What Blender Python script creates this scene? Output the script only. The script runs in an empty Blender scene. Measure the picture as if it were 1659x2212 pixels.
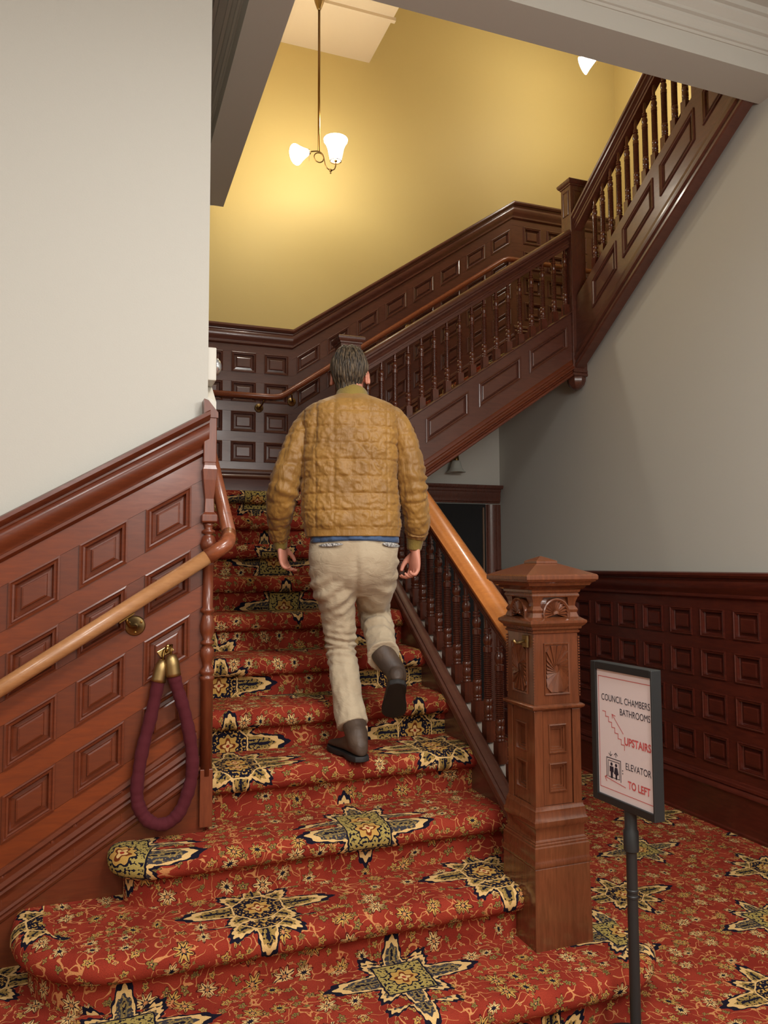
import bpy, bmesh, math, random
import numpy as np
from mathutils import Vector, Matrix, noise

random.seed(7)
PI = math.pi
S = bpy.context.scene
COL = S.collection

# ------------------------------------------------------------------ camera
H = 1.507
cd = bpy.data.cameras.new('camera'); cam = bpy.data.objects.new('camera', cd); COL.objects.link(cam)
S.camera = cam
_y, _p, _r = math.radians(20.425), math.radians(3.857), math.radians(-0.243)
F = Vector((math.sin(_y)*math.cos(_p), math.cos(_y)*math.cos(_p), math.sin(_p)))
R0 = Vector((math.cos(_y), -math.sin(_y), 0)); U0 = R0.cross(F)
R_ = R0*math.cos(_r) + U0*math.sin(_r); U_ = U0*math.cos(_r) - R0*math.sin(_r)
cam.matrix_world = Matrix(((R_.x, U_.x, -F.x, 0), (R_.y, U_.y, -F.y, 0), (R_.z, U_.z, -F.z, H), (0, 0, 0, 1)))
cd.sensor_fit = 'VERTICAL'; cd.sensor_height = 24.0; cd.lens = 1650.0/2212*24.0
cd.clip_start = 0.05

# ------------------------------------------------------------------ world, lights, exposure
w = bpy.data.worlds.new('world'); S.world = w; w.use_nodes = True
w.node_tree.nodes['Background'].inputs[0].default_value = (1.0, 0.93, 0.85, 1)
w.node_tree.nodes['Background'].inputs[1].default_value = 0.12
S.view_settings.view_transform = 'Standard'; S.view_settings.look = 'None'
S.view_settings.gamma = 1.0; S.view_settings.use_curve_mapping = False
S.view_settings.exposure = 0.08

def area_light(name, loc, target, size, power, color, spread=150):
    l = bpy.data.lights.new(name, 'AREA'); l.shape = 'DISK'; l.size = size; l.energy = power; l.color = color
    o = bpy.data.objects.new(name, l); COL.objects.link(o); o.location = loc
    o.rotation_euler = (Vector(target)-Vector(loc)).to_track_quat('-Z', 'Y').to_euler()
    l.spread = math.radians(spread)
    return o
def point_light(name, loc, rad, power, color):
    l = bpy.data.lights.new(name, 'POINT'); l.shadow_soft_size = rad; l.energy = power; l.color = color
    o = bpy.data.objects.new(name, l); COL.objects.link(o); o.location = loc; return o
LC = (1.0, 0.968, 0.925)
area_light('hall_light', (1.15, 0.55, 4.1), (1.1, 0.9, 0), 0.9, 50, LC)
area_light('hall_light', (-1.2, -1.0, 4.1), (-.6, 0.2, 0), 0.9, 48, LC)
area_light('hall_light', (1.7, -2.3, 4.1), (1.8, -1.2, 0), 0.9, 60, LC)  # unseen lamp added as fill to soften shade under the middle flight
point_light('hall_fill', (0.5, -1.9, 2.6), 0.22, 74, LC)  # unseen fill light added to lift the walls and beams
point_light('hall_fill', (2.2, -1.2, 2.7), 0.22, 42, LC)  # added fill from behind the camera, not a real fitting
point_light('hall_fill', (1.75, 0.0, 2.65), 0.22, 76, LC)  # added fill that brightens the right wall and middle flight
point_light('stair_lamp_bulb', (1.63, 5.36, 4.82), 0.05, 18, (1.0, 0.92, 0.79))
point_light('stair_lamp_bulb', (1.25, 5.30, 4.40), 0.05, 13, (1.0, 0.92, 0.79))
point_light('landing_lamp_bulb', (3.83, 5.0, 5.86), 0.06, 38, (1.0, 0.92, 0.79))

# ------------------------------------------------------------------ object helpers
ORG = {}
def tag(o, label=None, cat=None, group=None, kind=None):
    if label: o['label'] = label
    if cat: o['category'] = cat
    if group: o['group'] = group
    if kind: o['kind'] = kind
    return o
def thing(name, label, cat, loc=(0, 0, 0), group=None):
    o = bpy.data.objects.new(name, None); COL.objects.link(o); o.location = loc
    o.empty_display_size = .1
    ORG[o.name] = Vector(loc)
    GR = {'newel_post': 'newel posts of the staircase', 'pendant_lamp': 'brass pendant lamps', 'balustrade': 'balustrades of the three flights', 'staircase': 'flights of the staircase',
          'brass_hook_plate': 'brass rope hook plates', 'round_handrail': 'round wall handrails'}
    return tag(o, label, cat, group or GR.get(name))

class MB:
    def __init__(s): s.v = []; s.f = []; s.uv = None
    def add(s, vs, fs):
        b = len(s.v); s.v += [tuple(p) for p in vs]; s.f += [tuple(i+b for i in f) for f in fs]; return s
    def box(s, x0, x1, y0, y1, z0, z1):
        return s.add([(x0,y0,z0),(x1,y0,z0),(x1,y1,z0),(x0,y1,z0),(x0,y0,z1),(x1,y0,z1),(x1,y1,z1),(x0,y1,z1)],
                     [(0,3,2,1),(4,5,6,7),(0,1,5,4),(1,2,6,5),(2,3,7,6),(3,0,4,7)])
    def rings(s, rings, cap=True, closed=True):
        n = len(rings[0]); vs = [p for r in rings for p in r]; fs = []
        for i in range(len(rings)-1):
            for j in range(n if closed else n-1):
                k = (j+1) % n
                fs.append((i*n+j, i*n+k, (i+1)*n+k, (i+1)*n+j))
        if cap:
            fs.append(tuple(range(n-1, -1, -1))); fs.append(tuple((len(rings)-1)*n+j for j in range(n)))
        return s.add(vs, fs)
    def lathe(s, prof, c=(0,0,0), n=16, axis=None):
        if axis is None: ax, bx, cx = Vector((1,0,0)), Vector((0,1,0)), Vector((0,0,1))
        else:
            cx = Vector(axis).normalized(); ax = cx.orthogonal().normalized(); bx = cx.cross(ax)
        c = Vector(c)
        return s.rings([[c + ax*(r*math.cos(2*PI*j/n)) + bx*(r*math.sin(2*PI*j/n)) + cx*z for j in range(n)] for r, z in prof])
    def tube(s, pts, rad, n=12, sx=1.0):
        pts = [Vector(p) for p in pts]
        if not hasattr(rad, '__len__'): rad = [rad]*len(pts)
        rg = []; prev = None
        for i, p in enumerate(pts):
            a = pts[max(i-1, 0)]; b = pts[min(i+1, len(pts)-1)]
            t = (b-a).normalized()
            if prev is None:
                u = t.orthogonal().normalized()
            else:
                u = (prev - t*prev.dot(t)).normalized()
            prev = u; v = t.cross(u)
            rg.append([p + u*(rad[i]*math.cos(2*PI*j/n)) + v*(rad[i]*sx*math.sin(2*PI*j/n)) for j in range(n)])
        return s.rings(rg)
    def sphere(s, c, rx, ry=None, rz=None, n=16, m=10):
        ry = ry or rx; rz = rz or rx; c = Vector(c)
        rg = []
        for i in range(m+1):
            a = -PI/2 + PI*(i*.98+.01*m)/m
            rg.append([c+Vector((rx*math.cos(a)*math.cos(2*PI*j/n), ry*math.cos(a)*math.sin(2*PI*j/n), rz*math.sin(a))) for j in range(n)])
        return s.rings(rg)
    def sweep(s, prof, P0, P1, nrm):
        """profile points (out, up) swept from P0 to P1; out along nrm, up = z (ends cut upright)"""
        P0, P1, nrm = Vector(P0), Vector(P1), Vector(nrm)
        r0 = [P0 + nrm*a + Vector((0,0,b)) for a, b in prof]; r1 = [P1 + nrm*a + Vector((0,0,b)) for a, b in prof]
        return s.rings([r0, r1])
    def mesh(s, name, smooth=False, off=(0,0,0)):
        me = bpy.data.meshes.new(name); o = Vector(off)
        me.from_pydata([Vector(p)-o for p in s.v], [], s.f)
        bm = bmesh.new(); bm.from_mesh(me)
        bmesh.ops.recalc_face_normals(bm, faces=bm.faces); bm.to_mesh(me); bm.free()
        if smooth:
            me.shade_smooth() if hasattr(me, 'shade_smooth') else None
            for p in me.polygons: p.use_smooth = True
        return me
    def build(s, name, mat, parent=None, smooth=False, label=None, autos=False, bevel=0):
        off = ORG[parent.name] if parent else Vector((0,0,0))
        me = s.mesh(name, smooth, off); me.materials.append(mat)
        return link(name, me, parent, label=label, autos=autos, bevel=bevel)

def link(name, me, parent=None, loc=(0,0,0), label=None, autos=False, bevel=0):
    o = bpy.data.objects.new(name, me); COL.objects.link(o); o.location = loc
    if parent: o.parent = parent; ORG[o.name] = ORG[parent.name] + Vector(loc)
    else: ORG[o.name] = Vector(loc)
    if label: o['label'] = label
    if bevel:
        m = o.modifiers.new('b', 'BEVEL'); m.width = bevel; m.segments = 2; m.limit_method = 'ANGLE'; m.angle_limit = .6
    if autos:
        me.set_sharp_from_angle(angle=.6)
    return o
def struct(mb, name, mat, **k):
    o = mb.build(name, mat, **k); o['kind'] = 'structure'; return o

# ------------------------------------------------------------------ node expression helper
class X:
    def __init__(s, t, sock): s.t = t; s.s = sock
    def _b(s, op, o=None, o2=None):
        n = s.t.nodes.new('ShaderNodeMath'); n.operation = op
        s.t.links.new(s.s, n.inputs[0])
        for i, q in ((1, o), (2, o2)):
            if q is None: continue
            if isinstance(q, X): s.t.links.new(q.s, n.inputs[i])
            else: n.inputs[i].default_value = q
        return X(s.t, n.outputs[0])
    def __add__(s, o): return s._b('ADD', o)
    __radd__ = __add__
    def __sub__(s, o): return s._b('SUBTRACT', o)
    def __rsub__(s, o): return (s*-1.0)+o
    def __mul__(s, o): return s._b('MULTIPLY', o)
    __rmul__ = __mul__
    def __truediv__(s, o): return s._b('DIVIDE', o)
    def __pow__(s, o): return s._b('POWER', o)
    def lt(s, o): return s._b('LESS_THAN', o)
    def gt(s, o): return s._b('GREATER_THAN', o)
    def abs(s): return s._b('ABSOLUTE')
    def cos(s): return s._b('COSINE')
    def sin(s): return s._b('SINE')
    def atan2(s, o): return s._b('ARCTAN2', o)
    def max(s, o): return s._b('MAXIMUM', o)
    def min(s, o): return s._b('MINIMUM', o)
    def wrap(s, a, b): return s._b('WRAP', b, a)
    def sqrt(s): return s._b('SQRT')
    def smooth(s, a, b):
        n = s.t.nodes.new('ShaderNodeMapRange'); n.interpolation_type = 'SMOOTHSTEP'; n.clamp = True
        s.t.links.new(s.s, n.inputs[0]); n.inputs[1].default_value = a; n.inputs[2].default_value = b
        return X(s.t, n.outputs[0])
def srgb(r, g, b):
    f = lambda c: (c/255/12.92) if c/255 <= .04045 else ((c/255+.055)/1.055)**2.4
    return (f(r), f(g), f(b), 1)
def mix(t, fac, a, b):
    n = t.nodes.new('ShaderNodeMix'); n.data_type = 'RGBA'
    if isinstance(fac, X): t.links.new(fac.s, n.inputs[0])
    else: n.inputs[0].default_value = fac
    for i, q in ((6, a), (7, b)):
        if isinstance(q, tuple): n.inputs[i].default_value = q
        else: t.links.new(q, n.inputs[i])
    return n.outputs[2]
def newmat(name):
    m = bpy.data.materials.new(name); m.use_nodes = True; t = m.node_tree
    return m, t, t.nodes['Principled BSDF']
def noise_n(t, scale, detail=3, vec=None, rough=.5, dist=0):
    n = t.nodes.new('ShaderNodeTexNoise'); n.inputs['Scale'].default_value = scale; n.inputs['Detail'].default_value = detail
    n.inputs['Roughness'].default_value = rough; n.inputs['Distortion'].default_value = dist
    if vec is not None: t.links.new(vec, n.inputs['Vector'])
    return n
def mapping(t, src, scale=(1,1,1), rot=(0,0,0)):
    m = t.nodes.new('ShaderNodeMapping'); m.inputs['Scale'].default_value = scale; m.inputs['Rotation'].default_value = rot
    t.links.new(src, m.inputs['Vector']); return m.outputs[0]
def bump(t, b, h, strength=.2, dist=.01):
    n = t.nodes.new('ShaderNodeBump'); n.inputs['Strength'].default_value = strength; n.inputs['Distance'].default_value = dist
    t.links.new(h, n.inputs['Height']); t.links.new(n.outputs[0], b.inputs['Normal']); return n

def plain(name, col, rough=.5, metal=0, spec=None, bumpsc=0, bs=.1, var=0, coat=0):
    m, t, b = newmat(name)
    b.inputs['Base Color'].default_value = col; b.inputs['Roughness'].default_value = rough; b.inputs['Metallic'].default_value = metal
    if spec is not None: b.inputs['Specular IOR Level'].default_value = spec
    if coat: b.inputs['Coat Weight'].default_value = coat; b.inputs['Coat Roughness'].default_value = .15
    tc = t.nodes.new('ShaderNodeTexCoord').outputs['Object']
    if bumpsc: bump(t, b, noise_n(t, bumpsc, 4, tc).outputs[0], bs, .002)
    if var:
        n = noise_n(t, 3, 4, tc); f = X(t, n.outputs[0]).smooth(.3, .7)
        dk = tuple(c*(1-var) for c in col[:3])+(1,)
        t.links.new(mix(t, f, dk, col), b.inputs['Base Color'])
    return m

def wood(name, c1, c2, rough=.3, scale=(1,1,1), coat=.25):
    m, t, b = newmat(name)
    tc = t.nodes.new('ShaderNodeTexCoord').outputs['Object']
    g = noise_n(t, 9, 6, mapping(t, tc, scale), .65, .6)
    f = X(t, g.outputs[0]).smooth(.15, .9)
    big = noise_n(t, 2.2, 2, tc); fb = X(t, big.outputs[0]).smooth(.35, .7)
    col = mix(t, f, c1, c2)
    dk = t.nodes.new('ShaderNodeMix'); dk.data_type = 'RGBA'; dk.blend_type = 'MULTIPLY'
    t.links.new((fb*.35).s, dk.inputs[0]); t.links.new(col, dk.inputs[6]); dk.inputs[7].default_value = (.55, .5, .5, 1)
    t.links.new(dk.outputs[2], b.inputs['Base Color'])
    t.links.new((f*-.08+rough+.04).s, b.inputs['Roughness'])
    b.inputs['Coat Weight'].default_value = coat; b.inputs['Coat Roughness'].default_value = .12
    bump(t, b, g.outputs[0], .06, .002)
    return m

W_RED = wood('varnished_cherry', srgb(90, 40, 22), srgb(114, 54, 30), .32, (1.2, 1, 9))  # lit look put into the colour: more orange than the back woodwork
W_ORG = wood('varnished_cherry_orange', srgb(104, 44, 18), srgb(130, 60, 26), .32, (1.2, 1, 9))
W_REDV = wood('varnished_cherry_upright', srgb(96, 44, 26), srgb(128, 66, 40), .3, (9, 9, 1))
W_NEW = wood('newel_oak', srgb(88, 48, 29), srgb(120, 68, 42), .22, (9, 9, 1), .5)
W_DARK = wood('dark_mahogany', srgb(82, 46, 36), srgb(106, 63, 50), .3, (1, 1, 6), .35)
W_DARKV = wood('dark_mahogany_upright', srgb(80, 46, 36), srgb(106, 62, 49), .28, (8, 8, 1), .35)
W_SHADE = wood('shaded_mahogany', srgb(68, 24, 17), srgb(100, 42, 28), .34, (1, 1, 6), .2)  # darker copy of the wainscot wood, the right wall's shade put into its colour
W_BALUS = wood('baluster_walnut', srgb(72, 34, 24), srgb(108, 56, 38), .2, (7, 7, 1), .5)
W_RAILO = wood('handrail_orange', srgb(176, 104, 48), srgb(200, 126, 64), .25, (2, 7, 7), .4)
W_OAKR = wood('round_rail_oak', srgb(158, 108, 66), srgb(184, 134, 88), .35, (2, 9, 9), .2)
W_RAILD = wood('round_rail_red', srgb(120, 62, 36), srgb(160, 92, 60), .28, (2, 9, 9), .4)
BRASS = plain('aged_brass', srgb(168, 142, 96), .42, 1, var=.35)
BRASS_D = plain('dark_brass', srgb(122, 92, 48), .35, 1)
GOLD = plain('polished_brass', srgb(214, 188, 120), .25, 1)
WALL_W = plain('wall_paint_grey', srgb(194, 193, 185), .75, spec=.25, bumpsc=160, bs=.12)
WALL_Y = plain('wall_paint_mustard', srgb(204, 182, 118), .6, spec=.3, bumpsc=120, bs=.12)
CEIL_W = plain('ceiling_paint', srgb(190, 188, 180), .8, spec=.2, bumpsc=120, bs=.08)
CEIL_Y = plain('stair_ceiling_paint', srgb(232, 216, 188), .8, spec=.2)
BLACK = plain('black_metal', srgb(34, 37, 38), .45)
DARKV = plain('dark_void', srgb(10, 10, 12), .8)
WHITE = plain('white_plastic', srgb(205, 202, 192), .4)
OFFW = plain('off_white_paint', srgb(196, 188, 180), .6)

# ------------------------------------------------------------------ carpet
def carpet_mat():
    m, t, b = newmat('persian_carpet')
    uvn = t.nodes.new('ShaderNodeUVMap'); uvn.uv_map = 'uv'
    sp = t.nodes.new('ShaderNodeSeparateXYZ'); t.links.new(uvn.outputs[0], sp.inputs[0])
    # hand-woven wobble
    wn = noise_n(t, 38, 2, uvn.outputs[0]); ws = t.nodes.new('ShaderNodeSeparateColor'); t.links.new(wn.outputs['Color'], ws.inputs[0])
    u0 = X(t, sp.outputs[0]); v0 = X(t, sp.outputs[1])
    wu = (X(t, ws.outputs[0])-.5); wv = (X(t, ws.outputs[1])-.5)
    u = u0 + wu*.012; v = v0 + wv*.012
    red = srgb(150, 56, 40); red2 = srgb(130, 43, 32)
    fn = noise_n(t, 6, 3, uvn.outputs[0])
    col = mix(t, X(t, fn.outputs[0]).smooth(.35, .65), red, red2)
    cream = srgb(216, 178, 118); gold = srgb(190, 148, 78); olive = srgb(134, 112, 60); navy = srgb(26, 24, 38); peach = srgb(196, 134, 84)
    def comb(a, bb):
        c = t.nodes.new('ShaderNodeCombineXYZ'); t.links.new(a.s, c.inputs[0]); t.links.new(bb.s, c.inputs[1]); return c.outputs[0]
    # vines: thin iso-lines of a distorted noise
    vn = noise_n(t, 13, 1, uvn.outputs[0], .4, .5)
    vine = (X(t, vn.outputs[0])-.5).abs().lt(.0095)
    vn2 = noise_n(t, 17, 1, mapping(t, uvn.outputs[0], (1, 1, 1), (0, 0, 1.1)), .4, .3)
    vine2 = (X(t, vn2.outputs[0])-.47).abs().lt(.0095)
    gate = X(t, noise_n(t, 24, 0, uvn.outputs[0]).outputs[0]).gt(.38)
    col = mix(t, (vine.max(vine2))*gate, col, peach)
    # small flowers
    def flowers(col, scale, ru, smin, smax, pet, c_out, c_in, c_mid, seed, thr=0.0):
        vec = comb(u*scale+seed, v*scale+seed*1.7)
        vo = t.nodes.new('ShaderNodeTexVoronoi'); vo.voronoi_dimensions = '2D'; vo.inputs['Scale'].default_value = 1.0
        vo.inputs['Randomness'].default_value = ru; t.links.new(vec, vo.inputs['Vector'])
        ps = t.nodes.new('ShaderNodeSeparateXYZ'); t.links.new(vo.outputs['Position'], ps.inputs[0])
        vs_ = t.nodes.new('ShaderNodeSeparateXYZ'); t.links.new(vec, vs_.inputs[0])
        cs = t.nodes.new('ShaderNodeSeparateColor'); t.links.new(vo.outputs['Color'], cs.inputs[0])
        dx = X(t, vs_.outputs[0])-X(t, ps.outputs[0]); dy = X(t, vs_.outputs[1])-X(t, ps.outputs[1])
        r = (dx*dx+dy*dy).sqrt()
        rnd = X(t, cs.outputs[0]); rnd2 = X(t, cs.outputs[1])
        ang = dy.atan2(dx)+rnd2*6.0
        rb = (rnd*(smax-smin)+smin)*((ang*pet).cos()*.24+.78 + (ang*2.0).cos()*.14)
        q = r/rb
        on = X(t, cs.outputs[2]).gt(thr)
        c2 = mix(t, q.lt(1.2)*on, col, srgb(84, 30, 26))
        c2 = mix(t, q.lt(1.0)*on, c2, mix(t, rnd2.gt(.45), c_out, c_in))
        c2 = mix(t, ((ang*pet*.5).sin().abs().lt(.22))*q.lt(.95)*q.gt(.3)*on, c2, c_mid)
        c2 = mix(t, q.lt(.46)*on, c2, navy)
        c2 = mix(t, q.lt(.26)*on, c2, mix(t, rnd.gt(.5), c_mid, peach))
        return c2
    col = flowers(col, 30, .9, .14, .26, 4.0, olive, peach, gold, 27.1, .68)
    col = flowers(col, 19, .85, .18, .32, 5.0, gold, olive, olive, 11.3, .36)
    col = flowers(col, 9.5, .7, .18, .31, 8.0, gold, cream, navy, 3.1, .12)
    # medallions
    P = .85
    def medallion(col, cu, cv, kind):
        x = (u-cu).wrap(-P/2, P/2); y = (v-cv).wrap(-P/2, P/2)
        r = (x*x+y*y).sqrt(); th = y.atan2(x)
        c = th.cos().abs(); s_ = th.sin().abs()
        R = (c**14.0)*.085 + (s_**10.0)*.028 + .148
        seg = ((th/(PI/4)).wrap(-.5, .5)).abs()*2.0      # 0 at a point, 1 between points
        R = R*(1.0 - ((seg*PI).cos()*-.5+.5)*.40)
        R = R*(1.0 + (seg*19.0).cos()*.035)
        q = r/R
        inner = navy if kind == 0 else srgb(166, 146, 82)
        pet = srgb(158, 128, 72) if kind == 0 else srgb(58, 56, 62)
        col = mix(t, q.lt(1.12), col, navy)
        col = mix(t, q.lt(1.0), col, cream)
        col = mix(t, q.lt(.86), col, pet)
        vein = seg.lt(.10)*r.gt(.08)*q.lt(.74)
        col = mix(t, seg.lt(.24)*r.gt(.085)*q.lt(.78), col, srgb(120, 104, 70) if kind else olive)
        col = mix(t, vein, col, navy)
        # speckled scroll work
        sn = noise_n(t, 95, 1, uvn.outputs[0])
        scr = X(t, sn.outputs[0]).gt(.56)
        body = (x.abs().max(y.abs())) if kind else (x.abs().max(y.abs())).max((x.abs()+y.abs())*.74)
        col = mix(t, scr*q.lt(.84)*body.gt(.08), col, navy if kind == 0 else srgb(150, 124, 74))
        col = mix(t, body.lt(.086), col, navy if kind else cream)
        col = mix(t, body.lt(.08), col, inner)
        col = mix(t, scr*body.lt(.078), col, navy if kind else gold)
        rr = r/((th*8.0).cos()*.006+.042)
        col = mix(t, rr.lt(1.15), col, navy)
        col = mix(t, rr.lt(1.0), col, gold)
        rr2 = r/((th*4.0).cos()*.007+.021)
        col = mix(t, rr2.lt(1.2), col, srgb(110, 52, 26))
        col = mix(t, rr2.lt(.8), col, cream)
        return mix(t, r.lt(.007), col, red)
    col = medallion(col, 0, 0, 0)
    col = medallion(col, P/2, P/2, 1)
    # pile speckle
    pn = noise_n(t, 420, 2, uvn.outputs[0])
    sp2 = t.nodes.new('ShaderNodeMix'); sp2.data_type = 'RGBA'; sp2.blend_type = 'MULTIPLY'; sp2.inputs[0].default_value = 1
    t.links.new(col, sp2.inputs[6])
    t.links.new(mix(t, X(t, pn.outputs[0]).smooth(.25, .75), (.72, .72, .72, 1), (1.12, 1.12, 1.12, 1)), sp2.inputs[7])
    t.links.new(sp2.outputs[2], b.inputs['Base Color'])
    b.inputs['Roughness'].default_value = .95; b.inputs['Specular IOR Level'].default_value = .08
    bump(t, b, pn.outputs[0], .5, .003)
    return m
CARPET = carpet_mat()

class CM(MB):
    """mesh with per-vertex uv"""
    def __init__(s): super().__init__(); s.uvs = []
    def addc(s, vs, fs, uvs):
        s.add(vs, fs); s.uvs += list(uvs); return s
    def build(s, name, mat, parent=None, smooth=True, **k):
        off = ORG[parent.name] if parent else Vector((0,0,0))
        me = bpy.data.meshes.new(name); me.from_pydata([Vector(p)-off for p in s.v], [], s.f); me.materials.append(mat)
        l = me.uv_layers.new(name='uv')
        for lp in me.loops: l.data[lp.index].uv = s.uvs[lp.vertex_index]
        for p in me.polygons: p.use_smooth = smooth
        return link(name, me, parent)

def nose_profile(rise, ov=.055, r=.043):
    """(out, z rel. to tread, v along the pile rel. to nosing) from the riser foot over the nosing"""
    pts = [(0, -rise), (0, -rise*.6), (.001, -.098)]
    cx, cz = ov-r, -r
    for i in range(9):
        a = -PI/2*1.15 + (PI/2*2.15)*i/8
        pts.append((cx+r*math.cos(a), cz+r*math.sin(a)))
    pts.append((-.04, .0))
    v = [0]
    for i in range(1, len(pts)):
        v.append(v[-1] + math.hypot(pts[i][0]-pts[i-1][0], pts[i][1]-pts[i-1][1]))
    vn = v[8]
    return [(a, b, q-vn) for (a, b), q in zip(pts, v)]

def carpet_step(parent, path, nrms, ztop, rise, back, ufun, vn, name='step'):
    """path: front-edge plan points, nrms outward normals, back: matching back-edge points"""
    pr = nose_profile(rise)
    m = CM(); n = len(pr)
    vs = []; uv = []
    arc = [0]
    for i in range(1, len(path)): arc.append(arc[-1] + math.hypot(path[i][0]-path[i-1][0], path[i][1]-path[i-1][1]))
    for i, (p, nn) in enumerate(zip(path, nrms)):
        for a, z, v in pr:
            vs.append((p[0]+nn[0]*a, p[1]+nn[1]*a, ztop+z)); uv.append((ufun(p, arc[i]), vn+v))
    fs = []
    for i in range(len(path)-1):
        for j in range(n-1):
            fs.append((i*n+j, (i+1)*n+j, (i+1)*n+j+1, i*n+j+1))
    m.addc(vs, fs, uv)
    # tread
    vs = []; uv = []; fs = []; K = 3
    y0 = min(p[1] for p in path)
    for i, (p, nn) in enumerate(zip(path, nrms)):
        q = (p[0]-nn[0]*.04, p[1]-nn[1]*.04)
        for k in range(K+1):
            f = k/K; bx, by = back[i]
            P_ = (q[0]*(1-f)+bx*f, q[1]*(1-f)+by*f)
            vs.append((P_[0], P_[1], ztop)); uv.append((tread_uv(P_, y0, vn)))
    for i in range(len(path)-1):
        for k in range(K): fs.append((i*(K+1)+k, (i+1)*(K+1)+k, (i+1)*(K+1)+k+1, i*(K+1)+k+1))
    m.addc(vs, fs, uv)
    return m.build(name, CARPET, parent)
def tread_uv(P_, y0, vn): return (P_[0]-.52, P_[1]-y0+vn)

R = .18; T = .2706; Y1 = 2.474; XL = .376; XS = 1.52
NL = 10   # riser count below the landing: landing is level 11
ZL = 1.98; ZU = 3.42; YB = 6.1; XW = 3.39
def yk(k): return Y1 + (k-1)*T      # back of tread k = face of riser k+1

st = thing('staircase', 'lower carpeted flight of stairs rising from the hall floor to the landing', 'stairs', (1.0, 2.3, 0))
# straight steps 4..11 (11 = landing edge)
vns = {4: .33+.43, 5: .16, 6: .13, 7: .25, 8: .6, 9: .52, 10: .72, 11: .47}
for k in range(4, 12):
    yf = yk(k-1)
    xs = [XL+.005, .7, 1.0, 1.25, XS-.045, XS-.012, XS+.0] if k < 11 else [XL+.005, .7, 1.0, 1.3, XS, XS+.06]
    path = [(x, yf) for x in xs]; nr = [(0, -1)]*len(xs)
    bk = yf + T + .03 if k < 11 else YB
    carpet_step(st, path, nr, k*R if k < 11 else ZL, R, [(x, bk) for x in xs], lambda p, a: p[0]-.52, vns[k])
def curve(cx, cy, rx, ry, a0, a1, n=9):
    o = []
    for i in range(n+1):
        a = math.radians(a0 + (a1-a0)*i/n); o.append(((cx+rx*math.cos(a), cy+ry*math.sin(a)), Vector((math.cos(a)/rx, math.sin(a)/ry)).normalized()))
    return o
YW = 2.93
def low_step(k, xl, rxl, yf, xr, vn, right=None):
    pts = []
    if rxl:
        cy = yf + rxl[1]
        pts.append(((xl, YW), Vector((-1, 0))))
        pts += curve(xl+rxl[0], cy, rxl[0], rxl[1], 180, 270)
    else: pts.append(((xl, yf), Vector((0, -1))))
    for x in np.linspace(pts[-1][0][0], xr, 6)[1:]: pts.append(((x, yf), Vector((0, -1))))
    if right: pts += right
    path = [p for p, _ in pts]; nr = [tuple(n) for _, n in pts]
    ymax = YW if k < 3 else yk(3)+.02
    back = []
    for (x, y), nq in zip(path, nr):
        bx = min(max(x, xl), xr if not right else x)
        if nq[0] < 0: bx -= nq[0]*.04
        if right and x > 1.6: back.append((1.62, min(max(y, 2.45), 2.75))); continue
        yy = ymax if x > XL else YW
        back.append((bx, max(yy, y)))
    ib = min(range(len(path)), key=lambda i: abs(path[i][0]-.6))
    arc = [0]
    for i in range(1, len(path)): arc.append(arc[-1]+math.dist(path[i], path[i-1]))
    a0 = arc[ib]; x0 = path[ib][0]
    carpet_step(st, path, nr, k*R, R, back, lambda p, a: a-a0+x0-.52, vn)
low_step(3, .10, (.13, .10), yk(2)+.005, XS, .425-.04)
low_step(2, -.19, (.30, .32), yk(1)+.01, XS, -.14)
rt = [(p, n) for p, n in curve(1.60, 2.48, .26, .30, 270, 405, 16)][1:]
RTB = True
low_step(1, -1.15, (.3, .35), yk(0)-.022, 1.60, .425-.19, right=rt)

# hall floor
fl = CM(); fl.addc([(-3.2, -3, 0), (3.39, -3, 0), (3.39, 6.1, 0), (-3.2, 6.1, 0)], [(0, 1, 2, 3)],
                   [(-3.2-2.27, -3-2.98), (3.39-2.27, -3-2.98), (3.39-2.27, 6.1-2.98), (-3.2-2.27, 6.1-2.98)])
o = fl.build('floor', CARPET, None, smooth=False); o['kind'] = 'structure'

# ------------------------------------------------------------------ walls and ceilings
ZC = 4.31
struct(MB().box(-3.2, XL, YW, YW+.12, 0, ZC), 'wall_left', WALL_W)
struct(MB().box(XL-.12, XL, YW+.12, YB+.1, 0, ZC), 'wall_stair', WALL_W)
wr = MB().box(XW, XW+.12, -3, 4.78, 0, ZU-.30).box(XW, XW+.12, 4.78, YB, 0, ZU-.12).box(XW, XW+.12, -3, 2.885, ZU-.30, ZC)
wr.rings([[(x, 4.72, ZU-.30), (x, 2.885, ZU-.30), (x, 2.885, 4.36)] for x in (XW, XW+.12)])
struct(wr, 'wall_right', WALL_W)
struct(MB().box(XL-.1, 4.85, YB, YB+.12, ZL-.1, 8.2), 'wall_back', WALL_Y)
struct(MB().box(XL-.1, XW+.12, YB-.005, YB+.12, -.02, ZL-.1).add(
    [(2.0, YB-.006, ZL-.1), (XW, YB-.006, ZL-.1), (XW, YB-.006, 3.05)], [(0, 1, 2)]), 'wall_back_lower', WALL_W)
struct(MB().box(4.76, 4.88, 1.2, YB, ZU-.1, 8.2), 'wall_stair_right', WALL_Y)
struct(MB().box(-3.3, -3.2, -3, YW, 0, ZC), 'wall_hall', WALL_W)
struct(MB().box(-3.3, XW+.1, -3.1, -3, 0, ZC), 'wall_rear', WALL_W)
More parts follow.
